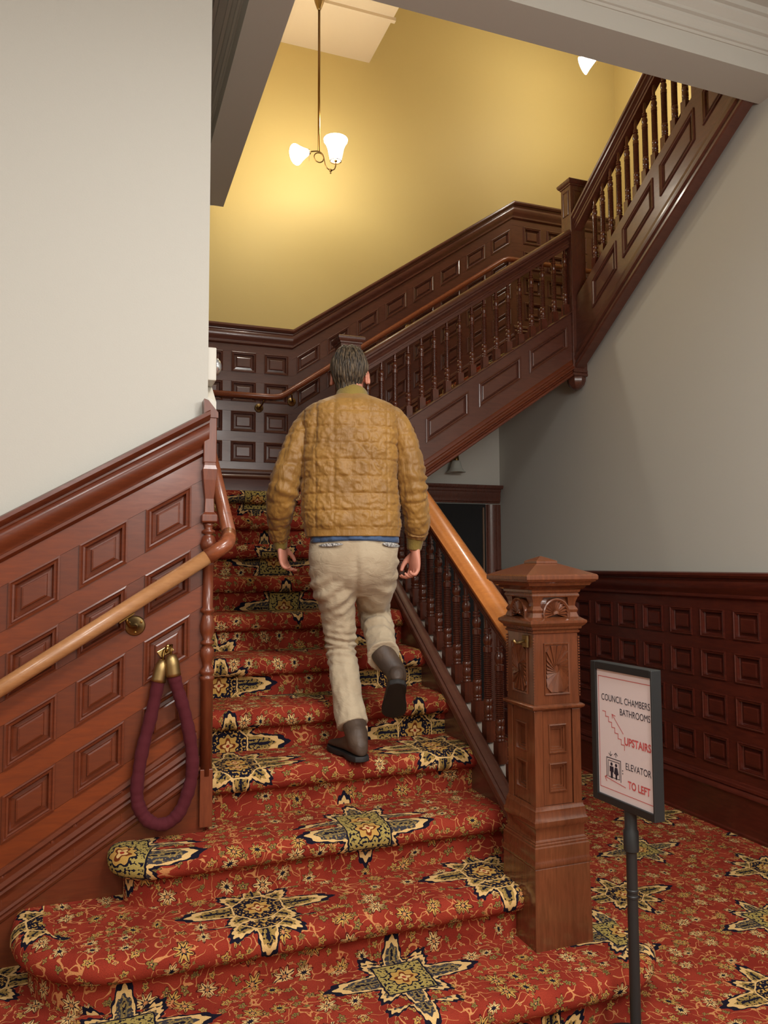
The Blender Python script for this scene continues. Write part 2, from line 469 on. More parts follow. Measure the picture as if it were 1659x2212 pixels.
# hall ceiling with the stair well left open
struct(MB().box(-3.3, XW+.12, -3.1, 2.885, ZC, ZC+.1).box(-3.3, .585, 2.885, YB, ZC, ZC+.1), 'ceiling', CEIL_W)
struct(MB().box(XL, 2.15, 2.9, YB, 5.92, 6.02), 'ceiling_stair', CEIL_Y)
struct(MB().box(2.15, 4.88, 1.2, YB, 8.1, 8.2).box(2.10, 2.15, 2.9, YB, 6.02, 8.2), 'ceiling_upper', CEIL_Y)
struct(MB().box(.585, .70, 3.10, YB, ZC+.1, 5.95), 'wall_upper_left', WALL_Y)
struct(MB().box(.585, 3.2, 2.96, 3.02, ZC+.1, 8.2).box(3.2, 4.88, 1.2, 1.3, 4.9, 8.2), 'wall_upper_front', WALL_Y)
# beams round the opening
struct(MB().box(.585, XW, 2.885, 3.10, 4.048, ZC+.1), 'trim_1', CEIL_W)
struct(MB().box(.585, .78, 3.10, 5.35, 4.048, ZC+.1), 'trim_2', CEIL_W)
struct(MB().add([(.30, 5.35, 4.05), (.72, 5.35, 4.05), (.40, 5.36, 3.98), (.30, 5.36, 3.98)], [(0, 1, 2, 3)]), 'trim_3', CEIL_W)
CROWN = [(0, 0), (.006, 0), (.010, .012), (.020, .014), (.022, .03), (.034, .05), (.036, .066), (.052, .070), (.054, .084), (.085, .112), (.087, .125), (.105, .128), (.108, .16), (0, .16)]
struct(MB().sweep([(a, ZC-.16+b) for a, b in CROWN], (.585, 2.885, 0), (XW, 2.885, 0), (0, -1, 0)), 'trim_4', CEIL_W)
struct(MB().sweep([(a, ZC-.16+b) for a, b in CROWN], (.585, 2.885, 0), (.585, 5.35, 0), (-1, 0, 0)), 'trim_5', CEIL_W)
struct(MB().box(1.0, 2.17, 5.50, 5.535, 5.895, 5.925), 'trim_6', CEIL_Y)

# ------------------------------------------------------------------ raised panels / wainscot
def ringpanel(wd, ht, dirv, nrm, slope, depth=.016, k=1.0, center=.5):
    """a raised-and-fielded panel; local origin at lower-left corner, s along dirv, t up; returns MB in local coords"""
    dirv, nrm = Vector(dirv), Vector(nrm)
    P = lambda s, t, d: dirv*s + Vector((0, 0, t + slope*s)) + nrm*d
    c = min(wd, ht)*(1-center)/2
    prof = [(0, 0), (.0, .007*k), (.006*k, .009*k), (.011*k, .004*k), (.013*k, .006*k), (.019*k, .004*k), (.022*k, -depth*.7), (.026*k, -depth), (c, -depth*.85), (c+.002, -depth*.3), (c+.008, -depth*.15)]
    rg = [[P(o, o, d), P(wd-o, o, d), P(wd-o, ht-o, d), P(o, ht-o, d)] for o, d in prof]
    m = MB(); m.rings(rg, cap=False); b = len(m.v)-4; m.f.append((b, b+1, b+2, b+3)); return m

def wainscot(name, org, dirv, nrm, sed, ted, slope, frame_mat, panel_mat, cap=None, base=None, thick=.02, skip=None, capslope=None, baseslope=None, extra_ends=(0, 0), rail_mat=None):
    """sed: [s0,(a,b),...,s1] panel spans along; ted: [t0,(a,b)...,t1] spans up. Frame with real openings, one object per panel"""
    dirv, nrm, org = Vector(dirv), Vector(nrm), Vector(org)
    def flat(e):
        o = [e[0]]
        for q in e[1:-1]: o += [q[0], q[1]]
        return o + [e[-1]]
    ss, tt = flat(sed), flat(ted)
    P = lambda s, t, d=0: org + dirv*s + Vector((0, 0, t+slope*s)) + nrm*d
    m = MB()
    m.add([P(ss[0], tt[0], -.0195), P(ss[-1], tt[0], -.0195), P(ss[-1], tt[-1], -.0195), P(ss[0], tt[-1], -.0195)], [(0, 1, 2, 3)])
    root = m.build(name, frame_mat); root['kind'] = 'structure'
    for j in range(0, len(tt)-1, 2):        # continuous rails
        c, d = tt[j], tt[j+1]; m = MB()
        m.rings([[P(ss[0], c, 0), P(ss[0], d, 0), P(ss[0], d, -.018), P(ss[0], c, -.018)], [P(ss[-1], c, 0), P(ss[-1], d, 0), P(ss[-1], d, -.018), P(ss[-1], c, -.018)]])
        m.build('frame_rail', rail_mat or frame_mat, root)
    scache = {}
    for i in range(0, len(ss)-1, 2):        # stiles let in between the rails
        for j in range(1, len(tt)-1, 2):
            w_, h_ = ss[i+1]-ss[i], tt[j+1]-tt[j]; key = (round(w_, 4), round(h_, 4)); g = .0009
            if key not in scache:
                q = lambda s_, t_, d_: dirv*s_ + Vector((0, 0, t_+slope*s_)) + nrm*d_
                mm = MB(); mm.rings([[q(0, g, -.018), q(w_, g, -.018), q(w_, h_-g, -.018), q(0, h_-g, -.018)], [q(0, g, -.0006), q(w_, g, -.0006), q(w_, h_-g, -.0006), q(0, h_-g, -.0006)]])
                me = mm.mesh('stile'); me.materials.append(frame_mat); scache[key] = me
            link('stile', scache[key], root, loc=P(ss[i], tt[j]))
    # fine joints between stiles and rails
    cache = {}
    for i in range(1, len(ss)-1, 2):
        for j in range(1, len(tt)-1, 2):
            key = (round(ss[i+1]-ss[i], 4), round(tt[j+1]-tt[j], 4))
            if key not in cache:
                me = ringpanel(key[0], key[1], dirv, nrm, slope).mesh('raised_panel'); me.materials.append(panel_mat); cache[key] = me
            link('raised_panel', cache[key], root, loc=P(ss[i], tt[j]))
    L0, L1 = ss[0]-extra_ends[0], ss[-1]+extra_ends[1]
    cs = slope if capslope is None else capslope; bs = slope if baseslope is None else baseslope
    if cap:
        q = lambda s: org + dirv*s + Vector((0, 0, cs*s))
        MB().sweep(cap, q(L0), q(L1), nrm).build('rail_cap', frame_mat, root, autos=True)
    if base:
        q = lambda s: org + dirv*s + Vector((0, 0, bs*s))
        MB().sweep(base, q(L0), q(L1), nrm).build('base_moulding', frame_mat, root, autos=True)
    return root
def cap_profile(z):   # z = top
    return [(0, z), (.045, z), (.056, z-.006), (.058, z-.02), (.048, z-.034), (.034, z-.038), (.034, z-.046), (.03, z-.052), (.034, z-.06), (.036, z-.078),
            (.028, z-.105), (.014, z-.122), (.012, z-.13), (.018, z-.134), (.018, z-.146), (.006, z-.156), (0, z-.158)]
def base_profile(z, t):   # z bottom, t top
    h = t-z
    return [(0, t), (.006, t-.002), (.010, t-.014), (.018, t-.018), (.020, t-.032), (.012, t-.040), (.026, t-.052), (.030, t-.066), (.020, t-.078), (.018, t-.084),
            (.020, z+.02), (.032, z+.014), (.032, z-.0), (0, z)]
rows = [(.3435, .5085), (.5865, .7515), (.8295, .9945), (1.069, 1.234)]
# right wall : s runs from the far corner towards the camera
sR = [0.0] + [(YB-(3.3885+.2555*i), YB-(3.3885+.2555*i)+.19) for i in range(10, -12, -1)] + [YB+1.2]
sR = [sR[0]] + [q for q in sR[1:-1] if q[0] > .02] + [sR[-1]]
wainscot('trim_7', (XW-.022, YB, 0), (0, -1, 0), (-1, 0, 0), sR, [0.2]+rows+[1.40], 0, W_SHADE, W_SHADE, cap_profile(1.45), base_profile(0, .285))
# landing wall: level part
sL = [.0] + [(x-XL, x-XL+.198) for x in (.43, .697, .963, 1.229)] + [1.46-XL]
wainscot('trim_8', (XL, YB-.022, ZL), (1, 0, 0), (0, -1, 0), sL, [.2]+rows+[1.40], 0, W_DARK, W_DARK, cap_profile(1.45), base_profile(0, .285))
SL2 = .689
rs = [(.345-.04, .345+.10), (.585-.04, .585+.10), (.825-.04, .825+.10), (1.066, 1.206)]
wainscot('trim_9', (1.46, YB-.022, ZL), (1, 0, 0), (0, -1, 0), [0]+[(.04+.2612*i, .04+.2612*i+.196) for i in range(8)]+[2.09], [.2]+rs+[1.40], SL2, W_DARK, W_DARK,
         cap_profile(1.45), [(a, b-.12) for a, b in base_profile(.1, .33)])
wainscot('trim_10', (3.55, YB-.022, ZU), (1, 0, 0), (0, -1, 0), [0]+[(.12+.2555*i, .12+.2555*i+.19) for i in range(4)]+[1.21], [.2]+rows+[1.40], 0, W_DARK, W_DARK, cap_profile(1.45), base_profile(0, .285))
# left wall, sloping: s = 0 at X = XL going left
org = (-1.444, YW-.024, 0)
zr = 2.08 - .59*(XL+1.444)            # cap top at s=0
cols = [(.156-.2225*i+1.444, .156-.2225*i+1.444+.161) for i in range(6, -1, -1)]
off = zr
SLL = .583
def tl(zabs_right): return zabs_right - SLL*(.317+1.444)
trow = [(tl(1.80)-.157-.238*j, tl(1.80)-.238*j) for j in range(4, -1, -1)]
wainscot('trim_11', org, (1, 0, 0), (0, -1, 0), [0.0]+cols+[XL+1.444+.0], [tl(1.8)-1.20]+trow+[tl(1.8)+.14], SLL, W_RED, W_RED,
         [(a*1.15, zr-(zr-b)) for a, b in [(p, q) for p, q in cap_profile(zr)]], None, capslope=.59, rail_mat=W_ORG)
# sloping base of the left wall
root = bpy.data.objects['trim_11']
zb0 = .895 - .637*(.345+1.444)
q = lambda s: Vector((-1.444+s, YW-.012, .637*s))
MB().sweep([(0, zb0+.02), (.008, zb0+.018), (.012, zb0+.004), (.022, zb0), (.024, zb0-.016), (.016, zb0-.026), (.034, zb0-.038), (.038, zb0-.056), (.026, zb0-.068), (.03, zb0-.078), (.022, zb0-.09),
            (.02, zb0-.1), (0, zb0-.1)], q(0), q(1.444+.345), (0, -1, 0)).build('base_moulding', W_RED, root, autos=True)
MB().sweep([(0, zb0-.09), (.020, zb0-.092), (.020, zb0-.128), (.030, zb0-.132), (.034, zb0-.142), (.028, zb0-.150), (.034, zb0-.158), (.030, zb0-.168), (.024, zb0-.172), (.024, zb0-1.2), (0, zb0-1.2)], q(0), q(1.444+.372), (0, -1, 0)).build('skirting_board', W_RED, root, autos=True)
# panelling continues up the wall beside the flight and along the landing
n1_ = lambda y: .18 + (y-2.474)*(.18/.2706)
ws = [(.12+.2706*i, .12+.2706*i+.19) for i in range(7)]
wainscot('trim_14', (XL+.0205, 2.99, n1_(2.99)), (0, 1, 0), (1, 0, 0), [0]+ws+[1.92], [.25]+[(.40+.245*j, .40+.245*j+.15) for j in range(4)]+[1.52], .18/.2706, W_RED, W_RED, [(a*.35, b+.15) for a, b in cap_profile(1.45)], None)
wainscot('trim_15', (XL+.0205, 4.91, ZL), (0, 1, 0), (1, 0, 0), [0]+[(.06+.262*i, .06+.262*i+.19) for i in range(4)]+[1.165], [.2]+rows+[1.40], 0, W_DARK, W_DARK, cap_profile(1.45), base_profile(0, .285))
# painted strip that caps the wall beside the flight
struct(MB().add([(XL, 2.95, 2.10), (XL+.035, 2.95, 2.10), (XL+.035, 4.7, 3.26), (XL, 4.7, 3.26), (XL, 2.95, 2.15), (XL+.035, 2.95, 2.13), (XL+.035, 4.7, 3.29), (XL, 4.7, 3.31)],
                [(0, 1, 2, 3), (4, 5, 6, 7), (0, 1, 5, 4), (1, 2, 6, 5), (2, 3, 7, 6), (3, 0, 4, 7)]), 'trim_12', WHITE)

# ------------------------------------------------------------------ half post at the wall end
hp = thing('half_post', 'turned red-brown half post ending the left wall panelling beside the steps', 'post', (.378, 2.9, .54))
cx, cy = .380, 2.893
m = MB(); m.box(cx-.024, cx+.024, cy-.018, cy+.10, 1.885, 2.055); m.build('upper_block', W_REDV, hp, bevel=.003)
m = MB(); m.rings([[(cx-.024, cy-.02, 2.055), (cx+.028, cy-.02, 2.055), (cx+.028, cy+.1, 2.055), (cx-.024, cy+.1, 2.055)],
                   [(cx-.024, cy-.02, 2.085), (cx+.028, cy-.02, 2.075), (cx+.028, cy+.1, 2.075), (cx-.024, cy+.1, 2.085)],
                   [(cx-.024, cy-.02, 2.125), (cx-.008, cy-.02, 2.12), (cx-.008, cy+.1, 2.12), (cx-.024, cy+.1, 2.125)]]); m.build('cap', W_REDV, hp)
m = MB()
def sq(z, w): return [(cx-w, cy-w, z), (cx+w, cy-w, z), (cx+w, cy+w, z), (cx-w, cy+w, z)]
m.rings([sq(1.66, .023), sq(1.665, .028), sq(1.69, .028), sq(1.70, .018), sq(1.75, .016), sq(1.82, .024), sq(1.86, .027), sq(1.875, .022), sq(1.885, .022)])
m.build('tapered_block', W_REDV, hp, bevel=.002)
m = MB(); m.lathe([(.022, .74), (.022, 1.08), (.026, 1.085), (.026, 1.095), (.018, 1.10), (.026, 1.107), (.026, 1.118), (.014, 1.13), (.018, 1.15), (.026, 1.175), (.024, 1.195), (.014, 1.21), (.024, 1.214), (.024, 1.222), (.014, 1.23),
                   (.024, 1.255), (.027, 1.28), (.020, 1.315), (.015, 1.325), (.026, 1.332), (.026, 1.342), (.019, 1.348), (.019, 1.50), (.022, 1.505), (.019, 1.512), (.02, 1.53), (.026, 1.536), (.026, 1.55), (.016, 1.556),
                   (.026, 1.565), (.03, 1.585), (.022, 1.61), (.012, 1.618), (.024, 1.624), (.024, 1.632), (.013, 1.638), (.016, 1.648), (.02, 1.66)], (cx, cy, 0), 20)
m.build('turned_shaft', W_REDV, hp, smooth=True)
m = MB(); m.box(XL-.02, cx+.022, cy-.02, cy+.036, .56, .765); m.build('foot_block', W_REDV, hp, bevel=.002)

# ------------------------------------------------------------------ main newel
nx, ny = 1.538, 2.465
nw = thing('newel_post', 'large carved newel post with pyramid cap at the foot of the stairs', 'newel post', (nx, ny, .18))
def sqr(w, z, x=nx, y=ny, lean=0): h = w/2; return [(x-h, y-h, z), (x+h, y-h, z), (x+h, y+h, z), (x-h, y+h, z)]
def sqst(prof, x=nx, y=ny): 
    m = MB(); m.rings([sqr(w_, z, x, y) for w_, z in prof]); return m
sqst([(.232, .175), (.222, .452)]).build('plinth', W_NEW, nw, bevel=.003)
sqst([(.222, .452), (.228, .456), (.23, .466), (.222, .474), (.220, .48), (.222, .49), (.222, .52), (.214, .524), (.216, .530), (.208, .534), (.210, .538), (.200, .542),
      (.198, .545), (.198, .578), (.206, .584), (.216, .592), (.218, .606), (.208, .614), (.206, .63), (.202, .634), (.204, .642), (.196, .648), (.192, .656)]).build('base_moulding', W_NEW, nw, autos=True)
# lower body: corner posts + two recessed panels per side
m = MB()
m.rings([sqr(.150, .655), sqr(.150, .985)])
for sx in (-1, 1):
    for sy in (-1, 1):
        x0, y0 = nx+sx*.078, ny+sy*.078
        m.rings([[(x0+a*.017, y0+b_*.017, z) for a, b_ in ((-1,-1),(1,-1),(1,1),(-1,1))] for z in (.655, .985)])
m.build('body', W_NEW, nw, bevel=.0015)
faces4 = [((1,0,0), (0,-1,0)), ((0,1,0), (1,0,0)), ((-1,0,0), (0,1,0)), ((0,-1,0), (-1,0,0))]
for d, n_ in faces4:
    d, n_ = Vector(d), Vector(n_)
    m = MB()
    c0 = Vector((nx, ny, 0)) + n_*.0905
    P = lambda s, t, dd=0: c0 + d*s + Vector((0, 0, t)) + n_*dd
    ss = [-.058, -.036, .036, .058]; tt = [.657, .70, .80, .834, .935, .985]
    for i in range(3):
        for j in range(5):
            if i == 1 and j in (1, 3): continue
            m.add([P(ss[i], tt[j]), P(ss[i+1], tt[j]), P(ss[i+1], tt[j+1]), P(ss[i], tt[j+1])], [(0,1,2,3)])
    m.build('panel_frame', W_NEW, nw)
    for t0, t1 in ((.70, .80), (.834, .935)):
        g = MB(); W2, H2 = .072, t1-t0
        rg = []
        for o_, dd in [(0, 0), (.0, .004), (.003, .005), (.005, -.003), (.010, -.003), (.011, -.009), (.016, -.009), (.017, -.015), (.021, -.015)]:
            rg.append([P(-.036+o_, t0+o_*1.2, dd), P(.036-o_, t0+o_*1.2, dd), P(.036-o_, t1-o_*1.2, dd), P(-.036+o_, t1-o_*1.2, dd)])
        g.rings(rg, cap=False); b = len(g.v)-4; g.f.append((b, b+1, b+2, b+3)); g.build('recessed_panel', W_NEW, nw)
sqst([(.19, .985), (.200, .988), (.212, .993), (.214, .999), (.206, 1.003), (.188, 1.006)]).build('middle_ledge', W_NEW, nw, autos=True)
sqst([(.188, 1.005), (.183, 1.256)]).build('upper_box', W_NEW, nw, bevel=.002)
# chip-carved pinwheel panels
for d, n_ in faces4:
    d, n_ = Vector(d), Vector(n_)
    c0 = Vector((nx, ny, 0)) + n_*.0935
    P = lambda s, t, dd=0: c0 + d*s + Vector((0, 0, t)) + n_*dd
    m = MB()
    a, b_, t0, t1 = -.047, .047, 1.045, 1.215
    fr = [[P(a-.006, t0-.006, -.002), P(b_+.006, t0-.006, -.002), P(b_+.006, t1+.006, -.002), P(a-.006, t1+.006, -.002)],
          [P(a-.005, t0-.005, .005), P(b_+.005, t0-.005, .005), P(b_+.005, t1+.005, .005), P(a-.005, t1+.005, .005)],
          [P(a, t0, .004), P(b_, t0, .004), P(b_, t1, .004), P(a, t1, .004)], [P(a+.002, t0+.002, .0), P(b_-.002, t0+.002, 0), P(b_-.002, t1-.002, 0), P(a+.002, t1-.002, 0)]]
    m.rings(fr, cap=False); k0 = len(m.v)-4; m.f.append((k0, k0+1, k0+2, k0+3))
    m.build('carved_panel_frame', W_NEW, nw)
    m = MB(); N = 20; tc = (t0+t1)/2
    def edge(ang):
        cx_, sy_ = math.cos(ang), math.sin(ang); hw, hh = .044, .082
        k = min(hw/abs(cx_) if abs(cx_) > 1e-6 else 9, hh/abs(sy_) if abs(sy_) > 1e-6 else 9); return cx_*k, tc+sy_*k
    for i in range(N):
        a0 = 2*PI*i/N; a1 = 2*PI*(i+1)/N
        e0, e1 = edge(a0), edge(a1); sw = .5
        c_ = (.009*math.cos(a0+sw+.6), tc+.014*math.sin(a0+sw+.6)); c2 = (.009*math.cos(a1+sw+.6), tc+.014*math.sin(a1+sw+.6))
        m.add([P(*c_, .003), P(*e0, .0012), P(*e1, .0085), P(*c2, .004), P(*e1, .0005)], [(0, 1, 2), (0, 2, 3), (2, 4, 3), (1, 4, 2)])
    m.build('carved_pinwheel', W_NEW, nw)
# beaded corners of the upper box
m = MB()
for sx in (-1, 1):
    for i in range(22):
        z = 1.03+i*.0098
        m.box(nx+sx*.0935-.003, nx+sx*.0935+.003, ny-.0965, ny-.0905, z, z+.006)
for i in range(22):
    z = 1.03+i*.0098; m.box(nx-.0965, nx-.0905, ny+.09, ny+.0965, z, z+.006)
m.build('corner_beading', W_NEW, nw)['kind'] = 'stuff'
sqst([(.186, 1.254), (.194, 1.257), (.196, 1.262), (.188, 1.265), (.190, 1.268), (.204, 1.27), (.208, 1.278), (.222, 1.284), (.234, 1.292), (.234, 1.300), (.196, 1.312), (.160, 1.314)]).build('lower_cornice', W_NEW, nw, autos=True)
sqst([(.158, 1.312), (.158, 1.384)]).build('frieze', W_NEW, nw)
for sx in (-1, 1):
    for sy in (-1, 1):
        x0, y0 = nx+sx*.073, ny+sy*.073
        m = MB(); m.rings([[(x0+a*w_, y0+b_*w_, z) for a, b_ in ((-1,-1),(1,-1),(1,1),(-1,1))] for w_, z in ((.024, 1.31), (.018, 1.328), (.022, 1.338), (.014, 1.352), (.016, 1.366), (.022, 1.384))])
        m.build('corner_bracket', W_NEW, nw)
for d, n_ in faces4:      # half-round sunburst rosettes
    d, n_ = Vector(d), Vector(n_)
    c0 = Vector((nx, ny, 1.324)) + n_*.088
    m = MB(); rim = []; N = 26; A0, A1 = -.28, PI+.28
    for i in range(N+1):
        a = A0 + (A1-A0)*i/N
        z_ = Vector((0, 0, math.sin(a))); x_ = d*math.cos(a)
        e = x_+z_
        rim.append([c0 + e*.056 - n_*.012, c0 + e*.056 + n_*.014, c0 + e*.052 + n_*.016, c0 + e*.047 + n_*.012,
                    c0 + e*.045 + n_*(.003 if i % 2 else .011), c0 + e*.013 + n_*(.005 if i % 2 else .009), c0 + e*.011 + n_*.012, c0 + e*.001 + n_*.014])
    m.rings(rim, cap=True, closed=False); m.build('sunburst_rosette', W_NEW, nw)
sqst([(.16, 1.383), (.194, 1.384), (.198, 1.389), (.194, 1.395), (.19, 1.398), (.200, 1.402), (.204, 1.410), (.222, 1.414), (.232, 1.422), (.25, 1.426), (.262, 1.436), (.282, 1.441), (.284, 1.446)]).build('cap_cornice', W_NEW, nw, autos=True)
sqst([(.292, 1.445), (.296, 1.449), (.296, 1.460), (.290, 1.465), (.088, 1.505)]).build('cap_slab', W_NEW, nw, bevel=.0015)
sqst([(.082, 1.503), (.088, 1.506), (.088, 1.513), (.080, 1.516), (.004, 1.532)]).build('cap_button', W_NEW, nw)
hk = thing('brass_hook_plate', 'small brass rope hook plate screwed to the large newel', 'hook', (nx-.095, ny-.02, 1.21))
MB().box(nx-.102, nx-.0935, ny-.065, ny-.03, 1.205, 1.248).build('plate', BRASS, hk, bevel=.0015)
MB().tube([(nx-.10, ny-.045, 1.228), (nx-.125, ny-.047, 1.222), (nx-.140, ny-.05, 1.222), (nx-.150, ny-.052, 1.232)], .0055, 8).build('hook', BRASS, hk, smooth=True)

# ------------------------------------------------------------------ balusters
def baluster_mesh(n=14):
    p = [(.018, .088), (.0205, .091), (.0205, .098), (.0175, .100), (.0175, .104), (.0205, .106), (.0205, .112), (.0175, .115), (.0175, .118), (.0205, .121), (.0205, .150), (.0175, .153), (.0175, .157), (.0205, .160), (.0205, .180), (.0145, .184)]
    z = .1845
    for i in range(23):
        p += [(.0140, z), (.0192, z+.0026), (.0192, z+.0056), (.0140, z+.0080)]; z += .0084
    p += [(.0165, z+.001), (.0202, z+.003), (.0202, z+.026), (.0150, z+.029), (.0140, z+.033), (.0180, z+.040), (.0205, z+.054), (.0190, z+.066), (.0130, z+.076), (.0120, z+.079), (.0175, z+.082), (.0175, z+.089), (.0130, z+.091), (.0130, z+.095), (.0165, z+.097), (.0165, z+.103), (.0100, z+.106), (.0105, z+.125), (.0140, z+.165), (.0145, z+.24)]
    m = MB(); m.box(-.0215, .0215, -.0215, .0215, 0, .090); m.lathe(p, (0, 0, 0), n)
    me = m.mesh('baluster'); me.materials.append(W_BALUS)
    for q in me.polygons: q.use_smooth = q.index >= 6
    me.set_sharp_from_angle(angle=1.0)
    return me, z+.24
BAL, BH = baluster_mesh()

def rail_profile(w=.062, k=1.0, wt=1.0):
    """(out, z from rail underside) closed section for the moulded handrail"""
    half = [(.030, 0), (.030, .018), (.036, .020), (.036, .030), (.030, .036), (.026, .046), (.036, .056), (.044, .060), (.046, .070), (.058, .076), (.060, .088), (.054, .100), (.036, .110), (.0, .114)]
    return [(-a*wt, b*k) for a, b in half] + [(a*wt, b*k) for a, b in half[-2::-1]]

# flight 1 -----------------------------------------------------------------
sl1 = R/T
XC1 = 1.585
def nose1(y): return .18 + (y-2.474)*sl1
b1 = thing('balustrade', 'orange-topped moulded handrail on ringed balusters beside the lower flight', 'railing', (XC1, 3.6, 0))
ya, yb = ny+.08, 4.72
hp_ = [(.046, .048), (.056, .050), (.060, .058), (.060, .068), (.054, .072), (.046, .084), (.030, .092), (0, .094)]
m = MB(); m.sweep([(-a, b) for a, b in hp_] + hp_[-2::-1], (XC1, ya, nose1(ya)+.80), (XC1, yb, nose1(yb)+.80), (-1, 0, 0)); m.build('handrail', W_RAILO, b1, autos=True)
hp_ = [(.026, -.012), (.036, -.010), (.040, 0), (.034, .004), (.034, .010), (.044, .013), (.046, .021), (.038, .025), (.038, .031), (.050, .034), (.052, .042), (.046, .047), (.046, .050)]
m = MB(); m.sweep([(-a, b) for a, b in hp_] + hp_[::-1], (XC1, ya, nose1(ya)+.80), (XC1, yb, nose1(yb)+.80), (-1, 0, 0)); m.build('rail_moulding', W_DARK, b1, autos=True)
for i in range(-1, 19):
    y = 2.875 + .1015*i
    if y < ny+.13: continue
    link('baluster', BAL, b1, loc=Vector((XC1, y, nose1(y)+.228))-ORG[b1.name])
# string boards
S1 = st
m = MB()
ya, yb = 2.52, 4.74
m.sweep([(-.012, -.30), (.012, -.30), (.012, .21), (-.012, .21)], (XS+.012, ya, nose1(ya)), (XS+.012, yb, nose1(yb)), (-1, 0, 0)); m.build('string_board', W_DARK, S1)
m = MB(); m.sweep([(-.02, .19), (.030, .19), (.034, .20), (.030, .212), (.036, .222), (.034, .236), (.024, .244), (.026, .256), (.012, .268), (-.010, .272), (-.02, .262)], (XS+.014, ya, nose1(ya)), (XS+.015, yb, nose1(yb)), (-1, 0, 0)); m.build('string_moulding', W_DARK, S1, autos=True)
m = MB(); m.sweep([(-.03, -.32), (.022, -.32), (.022, .225), (-.03, .225)], (XC1+.01, ya, nose1(ya)), (XC1+.01, yb, nose1(yb)), (-1, 0, 0)); m.build('outer_string', OFFW, S1, label='off-white painted outer string')

def small_newel(name, label, x, y, z0, z1, w, drop=False, panels=True):
    t_ = thing(name, label, 'newel post', (x, y, z0))
    m = MB(); m.rings([sqr(w, z0, x, y), sqr(w, z1-.035, x, y)]); m.build('shaft', W_DARKV, t_, bevel=.003)
    sqst([(w, z1-.04), (w+.012, z1-.036), (w+.014, z1-.028), (w+.03, z1-.022), (w+.045, z1-.006), (w+.045, z1+.004), (w+.03, z1+.01), (w-.05, z1+.022)], x, y).build('cap', W_DARKV, t_, autos=True)
    return t_
n2 = small_newel('newel_post', 'dark square newel post at the landing behind the man', 1.535, 4.80, 1.65, 3.0, .14)
n3 = small_newel('newel_post', 'dark fluted square newel with drop end where the upper flight turns', 3.335, 4.80, 2.93, 4.39, .125)
# fluting and panel on the left face, drop pendant
m = MB()
for i in range(5):
    yy = 4.80-.044+i*.022
    m.box(3.335-.0665, 3.335-.062, yy-.007, yy+.007, 3.50, 3.86)
m.build('fluting', W_DARKV, n3)
g = ringpanel(.075, .19, (0, -1, 0), (-1, 0, 0), 0, .006, .5, .4)
me = g.mesh('raised_panel'); me.materials.append(W_DARKV); link('raised_panel', me, n3, loc=Vector((3.335-.063, 4.8375, 4.13))-ORG[n3.name])
g = ringpanel(.075, .19, (1, 0, 0), (0, -1, 0), 0, .006, .5, .4)
me = g.mesh('raised_panel'); me.materials.append(W_DARKV); link('raised_panel', me, n3, loc=Vector((3.335-.0375, 4.80-.063, 4.13))-ORG[n3.name])
sqst([(.125, 2.94), (.135, 2.935), (.135, 2.922), (.122, 2.918), (.137, 2.912), (.137, 2.898), (.12, 2.892)], 3.335, 4.80).build('drop_collar', W_DARKV, n3)
m = MB(); m.lathe([(.066, 2.894), (.07, 2.885), (.068, 2.86), (.058, 2.835), (.038, 2.812), (.012, 2.80)], (3.335, 4.80, 0), 8); m.build('drop_pendant', W_DARKV, n3, autos=True)

# flight 2 -----------------------------------------------------------------
T2 = .261; X20 = 1.50
f2 = thing('staircase', 'dark panelled middle flight crossing from left to right under the yellow wall', 'stairs', (2.4, 5.4, ZL))
for k in range(1, 9):
    z = ZL + k*R; xf = X20 + (k-1)*T2 + .06
    pr = nose_profile(R); m = CM(); ys = [4.86, 5.2, 5.6, YB-.02]
    vs = []; uv = []; n = len(pr)
    for y in ys:
        for a, zz, v in pr: vs.append((xf-a, y, z+zz)); uv.append((y*1.0, v+.3*k))
    fs = [(i*n+j, (i+1)*n+j, (i+1)*n+j+1, i*n+j+1) for i in range(len(ys)-1) for j in range(n-1)]
    m.addc(vs, fs, uv)
    xb = xf+T2+.03 if k < 8 else 4.7
    m.addc([(xf+.04, 4.86, z), (xb, 4.86, z), (xb, YB-.02, z), (xf+.04, YB-.02, z)], [(0, 1, 2, 3)], [(4.86, .3*k+.04), (4.86, .3*k+.04+xb-xf), (YB, .3*k+.04+xb-xf), (YB, .3*k+.04)])
    m.build('step', CARPET, f2)
def str2(x): return 2.499 + .672*(x-1.974)
YS2 = 4.76
xa, xb = 1.60, 3.275
# stringer face with framed openings
def string_face(parent, org, dirv, nrm, spans, t0, pt0, pt1, t1, slope, mat, thickback):
    dirv, nrm, org = Vector(dirv), Vector(nrm), Vector(org)
    ss = []
    for q in spans: ss += list(q) if isinstance(q, tuple) else [q]
    tt = [t0, pt0, pt1, t1]
    P = lambda s, t, d=0: org + dirv*s + Vector((0, 0, t+slope*s)) + nrm*d
    m = MB()
    for i in range(len(ss)-1):
        for j in range(3):
            if i % 2 == 1 and j == 1: continue
            m.add([P(ss[i], tt[j]), P(ss[i+1], tt[j]), P(ss[i+1], tt[j+1]), P(ss[i], tt[j+1])], [(0,1,2,3)])
    m.add([P(ss[0], t0, -thickback), P(ss[-1], t0, -thickback), P(ss[-1], t1, -thickback), P(ss[0], t1, -thickback), P(ss[0], t0), P(ss[-1], t0), P(ss[-1], t1), P(ss[0], t1)],
          [(0,1,2,3), (3,2,6,7), (0,1,5,4)])
    m.build('string_board', mat, parent)
    for i in range(1, len(ss)-1, 2):
        me = ringpanel(ss[i+1]-ss[i], pt1-pt0, dirv, nrm, slope, .014, 1.1, .62).mesh('raised_panel'); me.materials.append(mat)
        link('raised_panel', me, parent, loc=P(ss[i], pt0)-ORG[parent.name])
z0 = str2(xa)
